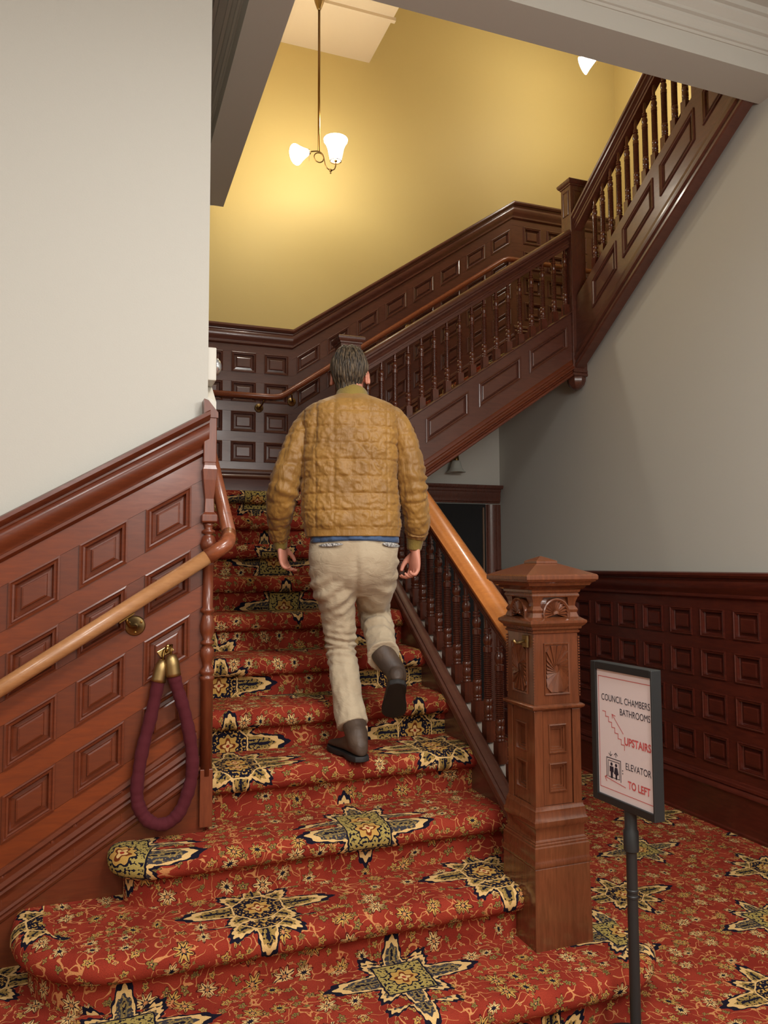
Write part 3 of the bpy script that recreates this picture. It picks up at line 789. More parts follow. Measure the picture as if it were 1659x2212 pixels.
sp = [0, (1.665-xa, 1.995-xa), (2.08-xa, 2.41-xa), (2.49-xa, 2.835-xa), (2.905-xa, 3.235-xa), xb-xa]
string_face(f2, (xa, YS2, z0), (1, 0, 0), (0, -1, 0), sp, -.36, -.245, -.075, 0.0, .672, W_DARK, .04)
m = MB(); m.sweep([(-.06, 0), (.008, 0), (.014, .004), (.014, .012), (.004, .018), (-.06, .018)], (xa, YS2, z0-.004), (xb, YS2, str2(xb)-.004), (0, -1, 0)); m.build('string_capping', W_DARK, f2)
m = MB(); m.sweep([(-.05, -.48), (.016, -.48), (.024, -.472), (.024, -.458), (.010, -.45), (.012, -.44), (.028, -.43), (.030, -.418), (.018, -.408), (.018, -.396), (.006, -.388), (.004, -.362), (.0, -.355), (-.05, -.355)], (xa, YS2, z0), (xb, YS2, str2(xb)), (0, -1, 0)); m.build('string_moulding', W_RED, f2, autos=True)
m = MB(); m.add([(xa, 4.80, z0-.34), (xb+.1, 4.80, str2(xb)-.3), (xb+.1, YB, str2(xb)-.3), (xa, YB, z0-.34)], [(0,1,2,3)]); m.build('soffit', CEIL_W, f2)
b2 = thing('balustrade', 'dark moulded handrail on ringed balusters along the middle flight', 'railing', (2.4, 4.8, 2.3))
zr2 = lambda x: 2.935 + .672*(x-1.896)
m = MB(); m.sweep([(a, b*1.25) for a, b in rail_profile(wt=1.0)], (1.60, 4.80, zr2(1.60)+.02), (3.28, 4.80, zr2(3.28)+.02), (0, -1, 0)); m.build('handrail', W_DARK, b2, autos=True)
for i in range(-3, 14):
    x = 1.97 + .0985*i
    link('baluster', BAL, b2, loc=Vector((x, 4.80, str2(x)-.005))-ORG[b2.name])

# flight 3 -----------------------------------------------------------------
f3 = thing('staircase', 'dark panelled upper flight climbing toward the ceiling at upper right', 'stairs', (3.9, 3.8, ZU))
T3 = .266
for k in range(1, 7):
    z = ZU + k*R; yf = 4.70 - (k-1)*T3
    pr = nose_profile(R); m = CM(); xs = [3.36, 3.8, 4.3, 4.76]; n = len(pr)
    vs = []; uv = []
    for x in xs:
        for a, zz, v in pr: vs.append((x, yf+a, z+zz)); uv.append((x, v+.3*k))
    m.addc(vs, [(i*n+j, i*n+j+1, (i+1)*n+j+1, (i+1)*n+j) for i in range(3) for j in range(n-1)], uv)
    m.addc([(3.36, yf-.04, z), (4.76, yf-.04, z), (4.76, yf-T3-.03, z), (3.36, yf-T3-.03, z)], [(0,1,2,3)], [(3.36, .3*k), (4.76, .3*k), (4.76, .3*k+T3), (3.36, .3*k+T3)])
    m.build('step', CARPET, f3)
XS3 = 3.30; sl3 = .675
str3 = lambda y: 3.60 + sl3*(4.56-y)
ya, yb = 4.74, 3.02
sp = [0, (4.74-4.53, 4.74-4.25), (4.74-4.18, 4.74-3.865), (4.74-3.80, 4.74-3.49), (4.74-3.42, 4.74-3.10), ya-yb]
string_face(f3, (XS3, ya, str3(ya)), (0, -1, 0), (-1, 0, 0), sp, -.38, -.285, -.085, 0.0, sl3, W_DARK, .05)
m = MB(); m.sweep([(-.06, -.53), (.012, -.53), (.020, -.52), (.020, -.505), (.008, -.495), (.008, -.475), (.022, -.465), (.024, -.45), (.012, -.44), (.014, -.42), (.004, -.41), (.0, -.375), (-.06, -.375)], (XS3, ya, str3(ya)), (XS3, yb, str3(yb)), (-1, 0, 0)); m.build('string_moulding', W_DARK, f3, autos=True)
m = MB(); m.add([(XS3+.05, ya, str3(ya)-.42), (4.78, ya, str3(ya)-.42), (4.78, yb, str3(yb)-.42), (XS3+.05, yb, str3(yb)-.42)], [(0,1,2,3)]); m.build('soffit', CEIL_W, f3)
b3 = thing('balustrade', 'dark moulded handrail on ringed balusters beside the upper flight', 'railing', (3.34, 3.8, 3.8))
rz3 = lambda y: 4.085 + .70*(4.62-y)
m = MB(); m.sweep([(a, b*1.3) for a, b in rail_profile(wt=1.05)], (3.335, 4.74, rz3(4.74)), (3.335, 3.06, rz3(3.06)), (-1, 0, 0)); m.build('handrail', W_DARK, b3, autos=True)
for i in range(0, 16):
    y = 4.53 - .0935*i
    link('baluster', BAL, b3, loc=Vector((3.335, y, str3(y)+.0))-ORG[b3.name])
# fascia closing landing edges under the newel
struct(MB().box(3.30, 3.40, 4.86, YB, 3.05, ZU), 'trim_13', W_DARK)
struct(MB().box(XW, 4.76, 4.70, YB, ZU-.12, ZU-.02), 'floor_landing', W_DARK)

# ------------------------------------------------------------------ closet door under the flight
dr = MB().box(2.30, 3.22, YB-.05, YB-.012, 0, 2.03).build('door_1', DARKV); dr['kind'] = 'structure'
cas = [(0, 0), (.02, 0), (.022, .012), (.03, .018), (.03, .05), (.034, .056), (.034, .10), (.04, .106), (.044, .13), (.038, .145), (0, .145)]
m = MB()
for x0, sg in ((3.225, 1), (2.285, -1)):
    m.rings([[(x0+sg*b, YB-.012-a, z) for a, b in cas] for z in (0, 2.03)])
m.build('door_casing', W_DARKV, dr, autos=True)
m = MB(); m.rings([[(x, YB-.012-a, 2.04+b) for a, b in cas] for x in (2.14, 3.375)]); m.rings([[(x, YB-.012-a, b) for a, b in [(0, 2.17), (.06, 2.17), (.07, 2.185), (.07, 2.2), (0, 2.205)]] for x in (2.12, 3.385)])
m.build('door_head', W_DARKV, dr, autos=True)
MB().box(3.185, 3.198, YB-.064, YB-.05, 0.02, 2.0).build('door_edge_strip', plain('pale_edge', srgb(120, 96, 78), .4), dr)
# base plinth blocks are hidden; wall lamp above
wl = thing('wall_lamp', 'small unlit wall lamp with white bell glass above the dark doorway', 'lamp', (2.90, YB, 2.36))
m = MB(); m.lathe([(.045, 0), (.045, .008), (.03, .016), (.012, .02)], (2.88, YB-.006, 2.44), 16, (0, -1, 0)); m.build('back_plate', BRASS_D, wl, smooth=True)
m = MB(); m.tube([(2.88, YB-.02, 2.44), (2.89, YB-.06, 2.47), (2.90, YB-.10, 2.465), (2.90, YB-.12, 2.43)], .007, 8); m.build('arm', BRASS_D, wl, smooth=True)
m = MB(); m.lathe([(.012, .09), (.022, .085), (.026, .05), (.026, .03), (.02, .025)], (2.90, YB-.12, 2.36), 16); m.build('lamp_holder', BRASS_D, wl, smooth=True)
GLASSW = plain('opal_glass', srgb(196, 200, 192), .25, coat=.4)
m = MB(); m.lathe([(.026, .04), (.034, .035), (.042, .015), (.05, -.02), (.064, -.045), (.082, -.06), (.084, -.064), (.078, -.063), (.06, -.043), (.046, -.018), (.038, .01), (.03, .03)], (2.90, YB-.12, 2.36), 24); m.build('glass_shade', GLASSW, wl, smooth=True)
# emergency light on the stair wall
el = thing('emergency_light', 'white box with round clear lamp on the stair wall edge', 'light', (XL, 3.0, 2.28))
MB().box(XL, XL+.035, 2.955, 3.08, 2.215, 2.345).build('housing', WHITE, el, bevel=.004)
m = MB(); m.lathe([(.034, 0), (.034, .012), (.026, .022), (.012, .028), (.002, .03)], (XL+.035, 3.02, 2.285), 18, (1, 0, 0)); m.build('lens', plain('chrome_lens', srgb(210, 214, 220), .12, .8), el, smooth=True)

# ------------------------------------------------------------------ round handrails
hr = thing('round_handrail', 'round light oak handrail sloping along the left wall and turning up the steps', 'handrail', (.1, 2.85, 1.3))
yr = 2.845
def zh(x): return 1.098 + .650*(x+.3)
m = MB(); m.tube([(-1.0, yr, zh(-1.0)), (.372, yr, zh(.372))], .0265, 20); m.build('rail', W_OAKR, hr, smooth=True)
m = MB(); m.tube([(.370, yr, zh(.370)), (.418, yr, zh(.418)), (.438, yr+.006, zh(.44)), (.450, yr+.022, zh(.45)+.012), (.456, yr+.055, zh(.456)+.034)], .0275, 20); m.build('elbow', W_RAILD, hr, smooth=True)
z1 = zh(.456)+.034
m = MB(); m.tube([(.456, yr+.05, z1-.003), (.456, 4.75, z1+(4.75-yr-.05)*.70)], .0265, 20); m.build('upper_rail', W_RAILD, hr, smooth=True, label='red-brown handrail section rising along the steps')
def bracket(parent, px, py, pz, wallpt, nrm, railpt):
    nrm = Vector(nrm)
    m = MB(); m.lathe([(.036, 0), (.036, .004), (.031, .008), (.012, .010), (.012, .012)], wallpt, 24, nrm); a = m.build('bracket_plate', BRASS, parent, smooth=True)
    up = nrm.cross(Vector((0, 0, 1)))
    for k in range(3):
        an = 2*PI*k/3+.5; c = Vector(wallpt)+up*(.024*math.cos(an))+Vector((0, 0, .024*math.sin(an)))+nrm*.006
        m = MB(); m.lathe([(.005, 0), (.005, .003), (.002, .004)], c, 8, nrm); m.build('screw', BRASS_D, a)
    w_ = Vector(wallpt); r_ = Vector(railpt)
    m = MB(); m.tube([w_+nrm*.005, w_+nrm*.035+Vector((0, 0, -.002)), w_*.35+r_*.65+nrm*.012+Vector((0, 0, -.02)), r_+Vector((0, 0, -.012)), r_], .0065, 10); m.build('bracket_arm', BRASS_D, parent, smooth=True)
wx = .125
bracket(hr, 0, 0, 0, (wx, YW-.026, 1.288), (0, -1, 0), (wx-.03, yr, zh(wx-.03)-.034))
MB().add([(wx-.055, yr-.012, zh(wx-.055)-.037), (wx-.005, yr-.012, zh(wx-.005)-.037), (wx-.005, yr+.012, zh(wx-.005)-.037), (wx-.055, yr+.012, zh(wx-.055)-.037),
          (wx-.055, yr-.012, zh(wx-.055)-.032), (wx-.005, yr-.012, zh(wx-.005)-.032), (wx-.005, yr+.012, zh(wx-.005)-.032), (wx-.055, yr+.012, zh(wx-.055)-.032)],
         [(0,1,2,3),(4,5,6,7),(0,1,5,4),(1,2,6,5),(2,3,7,6),(3,0,4,7)]).build('bracket_saddle', BRASS_D, hr)
h2 = thing('round_handrail', 'round red-brown handrail along the panelled back wall of the landing', 'handrail', (2.3, 6.02, 2.85))
yy = YB-.10
pts = [(.45, yy, 2.845), (1.29, yy, 2.848), (1.34, yy, 2.856), (1.38, yy, 2.875), (3.40, yy, 4.262), (3.45, yy, 4.285), (3.50, yy, 4.288), (4.6, yy, 4.288)]
m = MB(); m.tube(pts, .0235, 16); m.build('rail', W_RAILD, h2, smooth=True)
bracket(h2, 0, 0, 0, (1.186, YB-.026, 2.765), (0, -1, 0), (1.21, yy, 2.824))
bracket(h2, 0, 0, 0, (1.455, YB-.026, 2.835), (0, -1, 0), (1.44, yy, 2.89))
bracket(h2, 0, 0, 0, (2.50, YB-.026, 3.56), (0, -1, 0), (2.50, yy, 3.62))

# ------------------------------------------------------------------ velvet rope
VEL, t, b = newmat('burgundy_velvet')
b.inputs['Base Color'].default_value = srgb(74, 5, 20); b.inputs['Roughness'].default_value = .9
b.inputs['Sheen Weight'].default_value = .03; b.inputs['Sheen Tint'].default_value = srgb(190, 40, 70); b.inputs['Sheen Roughness'].default_value = .35
bump(t, b, noise_n(t, 90, 3, t.nodes.new('ShaderNodeTexCoord').outputs['Object']).outputs[0], .4, .003)
rp = thing('velvet_rope', 'burgundy velvet barrier rope with brass ends hanging in a loop from the wall hook', 'rope', (.228, 2.86, 1.19))
yv = 2.862
loop = [(.208, yv+.006, 1.10), (.195, yv+.006, 1.03), (.178, yv+.004, .95), (.160, yv, .88), (.146, yv-.005, .80), (.139, yv-.008, .73), (.142, yv-.01, .68), (.158, yv-.012, .64), (.182, yv-.014, .612), (.215, yv-.016, .598),
        (.250, yv-.018, .604), (.282, yv-.018, .632), (.305, yv-.016, .68), (.322, yv-.014, .74), (.326, yv-.012, .81), (.318, yv-.010, .88), (.302, yv-.008, .96), (.282, yv-.008, 1.03), (.266, yv-.008, 1.08), (.256, yv-.008, 1.125)]
def spline(p, k=5):
    out = []
    for i in range(len(p)-1):
        P0, P1, P2, P3 = (Vector(p[max(i-1, 0)]), Vector(p[i]), Vector(p[i+1]), Vector(p[min(i+2, len(p)-1)]))
        for j in range(k):
            s = j/k; out.append(.5*((2*P1)+(P2-P0)*s+(2*P0-5*P1+4*P2-P3)*s*s+(3*P1-P0-3*P2+P3)*s**3))
    return out+[Vector(p[-1])]
m = MB(); q = spline(loop, 6); m.tube(q, [.0225+.0012*math.sin(i*1.9)+.001*math.sin(i*.7) for i in range(len(q))], 18); m.build('velvet_tube', VEL, rp, smooth=True)
for a, b_ in (((.208, yv+.006, 1.10), (.222, yv+.006, 1.165)), ((.256, yv-.010, 1.120), (.247, yv-.012, 1.185))):
    a, b_ = Vector(a), Vector(b_); L = (b_-a).length
    m = MB(); m.lathe([(.020, -.012), (.0265, -.010), (.0255, .0), (.0255, L*.45), (.023, L*.75), (.016, L*.97), (.006, L*1.03)], a, 20, b_-a); m.build('brass_end', BRASS, rp, smooth=True)
    m = MB(); m.tube([b_, b_+Vector((.0, .004, .018)), b_+Vector((.004, .016, .032)), (.236, YW-.045, 1.212)], .0045, 8); m.build('snap_hook', BRASS_D, rp, smooth=True)
hp2 = thing('brass_hook_plate', 'polished brass rope hook plate on the left wall panelling', 'hook', (.23, YW-.03, 1.20))
m = MB()
m.rings([[(.200, YW-.028, 1.192), (.246, YW-.028, 1.218), (.262, YW-.028, 1.196), (.216, YW-.028, 1.170)][::1],
         [(.200, YW-.040, 1.192), (.246, YW-.040, 1.218), (.262, YW-.040, 1.196), (.216, YW-.040, 1.170)]])
m.build('plate', GOLD, hp2, bevel=.002)
m = MB(); m.tube([(.232, YW-.036, 1.196), (.234, YW-.045, 1.192), (.236, YW-.058, 1.198), (.237, YW-.060, 1.212)], .005, 10); m.sphere((.237, YW-.060, 1.214), .007); m.build('hook', GOLD, hp2, smooth=True)

# ------------------------------------------------------------------ sign stand
sg = thing('sign_stand', 'black floor-standing sign with white directions sheet beside the large newel', 'sign', (1.585, 2.0, 0))
Pl = Vector((1.563, 2.172, 0)); Pr = Vector((1.577, 1.918, 0)); dS = (Pr-Pl).normalized(); nS = Vector((-dS.y, dS.x, 0))*-1
if nS.x > 0: nS = -nS
zc0, zc1 = .752, 1.155
A = Pl; Wd = (Pr-Pl).length
def SP(s, z, d=0): return A + dS*s + nS*d + Vector((0, 0, z))
def sbox(m, s0, s1, z0, z1, d0, d1):
    vs = [SP(s0, z0, d0), SP(s1, z0, d0), SP(s1, z0, d1), SP(s0, z0, d1), SP(s0, z1, d0), SP(s1, z1, d0), SP(s1, z1, d1), SP(s0, z1, d1)]
    m.add(vs, [(0,1,2,3),(4,5,6,7),(0,1,5,4),(1,2,6,5),(2,3,7,6),(3,0,4,7)])
m = MB(); fw = .024
sbox(m, -fw, 0, zc0-fw, zc1+fw, -.034, .006); sbox(m, Wd, Wd+.006, zc0-fw, zc1+fw, -.034, .006)
sbox(m, 0, Wd, zc0-fw, zc0, -.034, .006); sbox(m, 0, Wd, zc1, zc1+fw, -.034, .006); sbox(m, 0, Wd, zc0, zc1, -.034, -.004)
m.build('frame', BLACK, sg, bevel=.002)
m = MB(); sbox(m, .0, Wd, zc0, zc1, -.004, -.002); m.build('paper_sheet', plain('sign_paper', srgb(236, 224, 224), .6), sg)
INK = plain('black_ink', srgb(40, 36, 52), .6); CORAL = plain('coral_ink', srgb(206, 92, 92), .6)
Bs = Matrix(((dS.x, 0, nS.x, 0), (dS.y, 0, nS.y, 0), (0, 1, 0, 0), (0, 0, 0, 1)))
HT = zc1-zc0
def sign_text(txt, s_right, zf, size, mat, width=None, bold=0):
    c = bpy.data.curves.new('txt', 'FONT'); c.body = txt; c.size = size; c.align_x = 'RIGHT'; c.offset = bold
    tmp = bpy.data.objects.new('txt', c); COL.objects.link(tmp)
    dg = bpy.context.evaluated_depsgraph_get(); me = bpy.data.meshes.new_from_object(tmp.evaluated_get(dg))
    bpy.data.objects.remove(tmp)
    xs = [v.co.x for v in me.vertices]; wd = max(xs)-min(xs); k = (width/wd) if width else 1
    M = Matrix.Translation(SP(s_right, zc1-zf*HT, -.0012)-ORG[sg.name]) @ Bs @ Matrix.Diagonal((k, 1, 1, 1))
    me.transform(M); me.materials.clear(); me.materials.append(mat); link('lettering', me, sg)
sign_text('COUNCIL CHAMBERS', Wd*.965, .245, .030, INK, .223)
sign_text('BATHROOMS', Wd*.965, .335, .030, INK, .135)
sign_text('UPSTAIRS', Wd*.965, .557, .034, CORAL, .118, .0009)
sign_text('ELEVATOR', Wd*.955, .745, .030, INK, .112)
sign_text('TO LEFT', Wd*.93, .885, .033, CORAL, .098, .0009)
def line(pts, wd, mat, name):
    """strokes on the sheet: pts (s fraction, z fraction from the top)"""
    m = MB()
    for (a, b_), (c, d) in zip(pts[:-1], pts[1:]):
        p = Vector((a*Wd, -b_*HT)); q = Vector((c*Wd, -d*HT)); tdir = (q-p).normalized(); nn = Vector((-tdir.y, tdir.x))*wd/2; p = p-tdir*wd/2; q = q+tdir*wd/2
        m.add([SP(v.x, zc1+v.y, -.0013) for v in (p+nn, q+nn, q-nn, p-nn)], [(0,1,2,3)])
    return m.build(name, mat, sg)
line([(1.0, .055), (.03, .055), (.03, .945), (1.0, .945)], .0021, CORAL, 'printed_border')
stp = [(.10, .335)]
n = 7; sx, sy = (.50-.10)/n, (.60-.335)/n
for i in range(n): stp += [(.10+sx*(i+1), .335+sy*i), (.10+sx*(i+1), .335+sy*(i+1))]
line(stp, .0024, CORAL, 'printed_stairs')
line([(.48, .475), (.28, .345)], .0023, CORAL, 'printed_arrow'); line([(.285, .375), (.28, .345), (.34, .353)], .0023, CORAL, 'printed_arrow')
line([(.50, .888), (.12, .858)], .0023, CORAL, 'printed_arrow'); line([(.165, .842), (.12, .858), (.15, .888)], .0023, CORAL, 'printed_arrow')
line([(.16, .850), (.16, .697), (.42, .697), (.42, .86)], .0026, INK, 'printed_elevator')
line([(.19, .845), (.19, .717), (.395, .717), (.395, .845), (.19, .845)], .0022, INK, 'printed_elevator')
for s0, w_ in ((.25, 0), (.335, 1)):
    m = MB(); cc = SP(s0*Wd, zc1-.742*HT, -.0013)
    m.add([cc+dS*(.0055*math.cos(a))+Vector((0, 0, .0055*math.sin(a))) for a in np.linspace(0, 2*PI, 12, endpoint=False)], [tuple(range(12))])
    bod = [(-.011, -.010), (.011, -.010), (.011, -.034), (.006, -.034), (.006, -.062), (-.006, -.062), (-.006, -.034), (-.011, -.034)] if not w_ else [(-.007, -.010), (.007, -.010), (.013, -.038), (.005, -.042), (.004, -.062), (-.004, -.062), (-.005, -.042), (-.013, -.038)]
    m.add([cc+dS*a*.85+Vector((0, 0, b_*.72)) for a, b_ in bod], [tuple(range(8))]); m.build('printed_figure', INK, sg)
line([(.235, .645), (.235, .675)], .0018, INK, 'printed_arrow'); line([(.205, .663), (.235, .680), (.265, .663)], .0022, INK, 'printed_arrow')
line([(.335, .650), (.335, .680)], .0018, INK, 'printed_arrow'); line([(.305, .662), (.335, .645), (.365, .662)], .0022, INK, 'printed_arrow')
for zz in (.765, .787): line([(.452, zz), (.458, zz)], .003, INK, 'printed_dot')
pc = SP(Wd*.52, 0, -.014)
m = MB(); m.lathe([(.0165, .0), (.0165, .46), (.0185, .462), (.0185, .468), (.0165, .470), (.0165, .478), (.0185, .48), (.0185, .486), (.0165, .488), (.0165, .60), (.0235, .605), (.0235, .665), (.019, .672), (.019, .73)], pc, 20); m.build('pole', BLACK, sg, smooth=False, autos=True)
m = MB(); m.lathe([(.133, 0), (.135, .004), (.131, .011), (.05, .016), (.02, .022), (.013, .04)], pc+Vector((0, 0, 0)), 40); m.build('base', BLACK, sg, autos=True)

# ------------------------------------------------------------------ hanging lamps
SHADE, t, b = newmat('lit_opal_glass'); b.inputs['Base Color'].default_value = (1, .95, .85, 1)
b.inputs['Emission Color'].default_value = (1, .93, .80, 1); b.inputs['Emission Strength'].default_value = 11.0; b.inputs['Roughness'].default_value = .3
def pendant(label, cx, cy, z, zt, dirx=(1, 0, 0), lit=True):
    t_ = thing('pendant_lamp', label, 'lamp', (cx, cy, z))
    D = Vector(dirx).normalized(); c = Vector((cx, cy, z)); Zv = Vector((0, 0, 1))
    q = lambda s, h, d=0: c + D*s + Zv*h + Zv.cross(D)*d
    m = MB(); m.tube([q(0, .03), c+Zv*(zt-z-.12)], .0095, 12); m.build('rod', BRASS_D, t_, smooth=True)
    m = MB(); m.lathe([(.010, zt-z-.18), (.018, zt-z-.165), (.034, zt-z-.12), (.050, zt-z-.06), (.056, zt-z-.01), (.056, zt-z)], c, 24); m.build('canopy', BRASS, t_, smooth=True)
    m = MB(); m.tube([q(.037*math.cos(a), .037*math.sin(a)-.018) for a in np.linspace(0, 2*PI, 25)], .0042, 8); m.build('scroll_ring', BRASS_D, t_, smooth=True)
    m = MB(); m.tube(spline([q(-.075, .012), q(-.04, .024), q(0, .030), q(.03, .015), q(.042, -.02), q(.050, -.065), q(.070, -.092), q(.098, -.098), q(.122, -.085), q(.132, -.055), q(.132, -.03)], 4), .0048, 8); m.build('scroll_arm', BRASS_D, t_, smooth=True)
    m = MB(); m.sphere(q(.092, -.104), .009); m.sphere(q(.092, -.122), .0065); m.lathe([(.012, -.008), (.012, .004)], q(.092, -.098), 10); m.build('stopcock', BRASS_D, t_, smooth=True)
    m = MB(); m.tube([q(.132+.042*math.cos(a), -.022, .042*math.sin(a)) for a in np.linspace(0, 2*PI, 25)], .003, 6); m.lathe([(.006, -.03), (.012, -.022), (.012, -.012), (.006, -.004)], q(.132, 0), 12)
    m.tube([q(.09, -.022), q(.174, -.022)], .0025, 6); m.build('gallery', BRASS_D, t_, smooth=True)
    m = MB(); m.lathe([(.040, -.015), (.046, .0), (.054, .04), (.062, .08), (.076, .115), (.090, .135), (.092, .148), (.086, .149), (.084, .137), (.072, .118), (.058, .08), (.050, .04), (.042, .004)], q(.132, 0), 28)
    m.build('glass_shade', SHADE, t_, smooth=True, label='lit upright white glass shade')
    ax = (-D*.80 - Zv*.42 - Zv.cross(D)*.25).normalized()
    m = MB(); m.lathe([(.010, -.005), (.020, .0), (.022, .025), (.014, .03)], q(-.075, .012), 14, ax); m.tube([q(-.075, .0), q(-.078, -.06)], .0015, 5); m.build('lamp_holder', BRASS_D, t_, smooth=True)
    m = MB(); m.lathe([(.024, .02), (.032, .04), (.044, .07), (.058, .10), (.072, .125), (.075, .132), (.05, .12), (.02, .10), (.004, .09)], q(-.075, .012), 24, ax)
    m.build('glass_shade', SHADE, t_, smooth=True, label='lit tilted white glass shade')
    return t_
pendant('brass pendant lamp with two lit glass shades hanging before the yellow wall', 1.498, 5.40, 4.59, 5.92)
pendant('brass pendant lamp half hidden by the beam at upper right', 3.83, 5.0, 5.68, 8.1, (.6, -.8, 0))

# ------------------------------------------------------------------ the man on the stairs
PH = math.radians(17.9)
RV = Vector((math.cos(PH), -math.sin(PH), 0)); FV = Vector((math.sin(PH), math.cos(PH), 0)); ZV = Vector((0, 0, 1))
PO = Vector((1.035, 3.20, 0))
def W(a, b, z): return PO + RV*a + FV*b + ZV*z
def L(px, py, b=0.0):
    s = (3.363+b)/3.363
    return W((px-757)/491*s, b, H + 3.36*s*(.0675+(1106-py)/1650))
def fbm(v, o=3): return noise.fractal(Vector(v), 1.0, 2.0, o)
man = thing('person', 'man seen from behind climbing the stairs in tan quilted jacket and beige trousers', 'person', tuple(L(757, 1640, -.25)*1.0))
SKIN, t, b = newmat('skin'); b.inputs['Base Color'].default_value = srgb(206, 140, 118); b.inputs['Roughness'].default_value = .5
b.inputs['Subsurface Weight'].default_value = .12; b.inputs['Subsurface Radius'].default_value = (.01, .004, .002); b.inputs['Subsurface Scale'].default_value = .5
bump(t, b, noise_n(t, 140, 3, t.nodes.new('ShaderNodeTexCoord').outputs['Object']).outputs[0], .1, .001)

def fabric(name, c1, c2, rough, sc=(1,1,1), wr=18, ws=.5, fine=300, sheen=.2, dist=.012):
    m, t, b = newmat(name); tc = t.nodes.new('ShaderNodeTexCoord').outputs['Object']
    n1 = noise_n(t, 7, 4, tc); t.links.new(mix(t, X(t, n1.outputs[0]).smooth(.3, .7), c1, c2), b.inputs['Base Color'])
    b.inputs['Roughness'].default_value = rough; b.inputs['Sheen Weight'].default_value = sheen
    n2 = noise_n(t, wr, 4, mapping(t, tc, sc, (.3, .5, .7)), .55, .8); n3 = noise_n(t, fine, 2, tc)
    h = X(t, n2.outputs[0]) + X(t, n3.outputs[0])*.08
    bump(t, b, h.s, ws, dist); return m
JACK = fabric('tan_nylon', srgb(158, 116, 50), srgb(136, 98, 42), .5, (1, 1, .45), 26, .55, 400, .15)
RIB = fabric('olive_rib_knit', srgb(142, 120, 48), srgb(124, 102, 40), .8, (6, 6, .3), 30, .35, 300, .2)
KHAKI = fabric('beige_chino', srgb(180, 164, 138), srgb(164, 146, 120), .85, (1, 1, 1.6), 16, .55, 500, .15)
DENIM = fabric('blue_shirt', srgb(64, 88, 124), srgb(50, 72, 106), .8, (1, 1, 1), 30, .4)
BOOT = fabric('worn_brown_leather', srgb(84, 66, 52), srgb(58, 45, 37), .58, (1, 1, 1), 22, .25, 200, 0)
SOLE = plain('dark_rubber', srgb(30, 28, 28), .7)
HAIR, t, b = newmat('brown_hair'); tc = t.nodes.new('ShaderNodeTexCoord').outputs['Object']
hn = noise_n(t, 40, 3, mapping(t, tc, (3, 3, .5))); t.links.new(mix(t, X(t, hn.outputs[0]).smooth(.35, .7), srgb(36, 29, 23), srgb(104, 88, 68)), b.inputs['Base Color'])
b.inputs['Roughness'].default_value = .45; b.inputs['Specular IOR Level'].default_value = .4

def interp(tab, x):
    """smooth (catmull) interpolation of rows keyed by first column"""
    ks = [r[0] for r in tab]
    x = min(max(x, ks[0]), ks[-1])
    i = max(j for j in range(len(ks)-1) if ks[j] <= x) if x > ks[0] else 0
    s = (x-ks[i])/(ks[i+1]-ks[i]); out = []
    for c in range(1, len(tab[0])):
        p0, p1, p2, p3 = tab[max(i-1, 0)][c], tab[i][c], tab[i+1][c], tab[min(i+2, len(tab)-1)][c]
        m1 = (p2-p0)*.5; m2 = (p3-p1)*.5
        out.append((2*s**3-3*s*s+1)*p1+(s**3-2*s*s+s)*m1+(-2*s**3+3*s*s)*p2+(s**3-s*s)*m2)
    return out
def sup(a, e):
    c, s = math.cos(a), math.sin(a)
    return math.copysign(abs(c)**(2/e), c), math.copysign(abs(s)**(2/e), s)
def loft(tab, py0, py1, n=40, m=96, e=2.3, disp=None, cap=True, b0=0.0):
    mb = MB(); rg = []
    for i in range(n+1):
        py = py0+(py1-py0)*i/n
        lx, rx, t_, b_ = interp(tab, py)
        c = L((lx+rx)/2, py, b_); s = (3.363+b_)/3.363; hw = (rx-lx)/2/491*s
        ring = []
        for j in range(m):
            a = -PI/2 + 2*PI*j/m
            ca, sa = sup(a, e)
            p = c + RV*(hw*ca) + FV*(t_*sa)
            if disp:
                nrm = (RV*(ca/hw)+FV*(sa/t_)).normalized(); p = p + nrm*disp(a, py, p, hw, t_)
            ring.append(p)
        rg.append(ring)
    mb.rings(rg, cap=cap); return mb
def puff(d, pitch, w=.008):
    x = abs(d/pitch - round(d/pitch))*pitch      # distance to the closest seam
    return min(1.0, x/w)**.55

# ---- body: one continuous surface (voxel-remeshed union)
bd = MB()
TB = [(878, 715, 800, .05, .01), (900, 684, 834, .085, 0), (950, 672, 844, .10, -.01), (1060, 676, 842, .10, -.02), (1150, 676, 848, .11, -.03), (1200, 676, 852, .11, -.04), (1245, 700, 832, .10, -.04)]
lm = loft(TB, 878, 1245, 14, 28); bd.add(lm.v, lm.f)
LEG_L = [(712, 1195, -.04, .080), (722, 1250, -.02, .076), (730, 1320, .01, .062), (735, 1385, .02, .052), (746, 1480, -.07, .050), (762, 1558, -.16, .036), (770, 1610, -.20, .036)]
LEG_R = [(808, 1195, -.04, .080), (808, 1250, .07, .076), (807, 1318, .18, .060), (815, 1348, .08, .054), (822, 1398, -.05, .036), (831, 1428, -.11, .022), (838, 1445, -.14, .016)]
for LG in (LEG_L, LEG_R): bd.tube([L(a, b_, c) for a, b_, c, r in LG], [r for *_, r in LG], 16)
ARM_L = [(690, 912, .0, .040), (654, 935, 0, .042), (626, 980, -.02, .044), (612, 1060, -.03, .038), (606, 1110, .04, .034), (606, 1165, .11, .024), (607, 1178, .12, .023)]
ARM_R = [(824, 912, .0, .040), (866, 935, 0, .042), (882, 980, -.01, .044), (892, 1060, -.02, .038), (897, 1110, .02, .034), (895, 1172, .06, .025), (894, 1190, .065, .024)]
for AR in (ARM_L, ARM_R): bd.tube([L(a, b_, c) for a, b_, c, r in AR], [r for *_, r in AR], 16)
bd.tube([L(757, 890, .0), L(757, 855, .03), L(757, 815, .065)], [.062, .056, .054], 18)
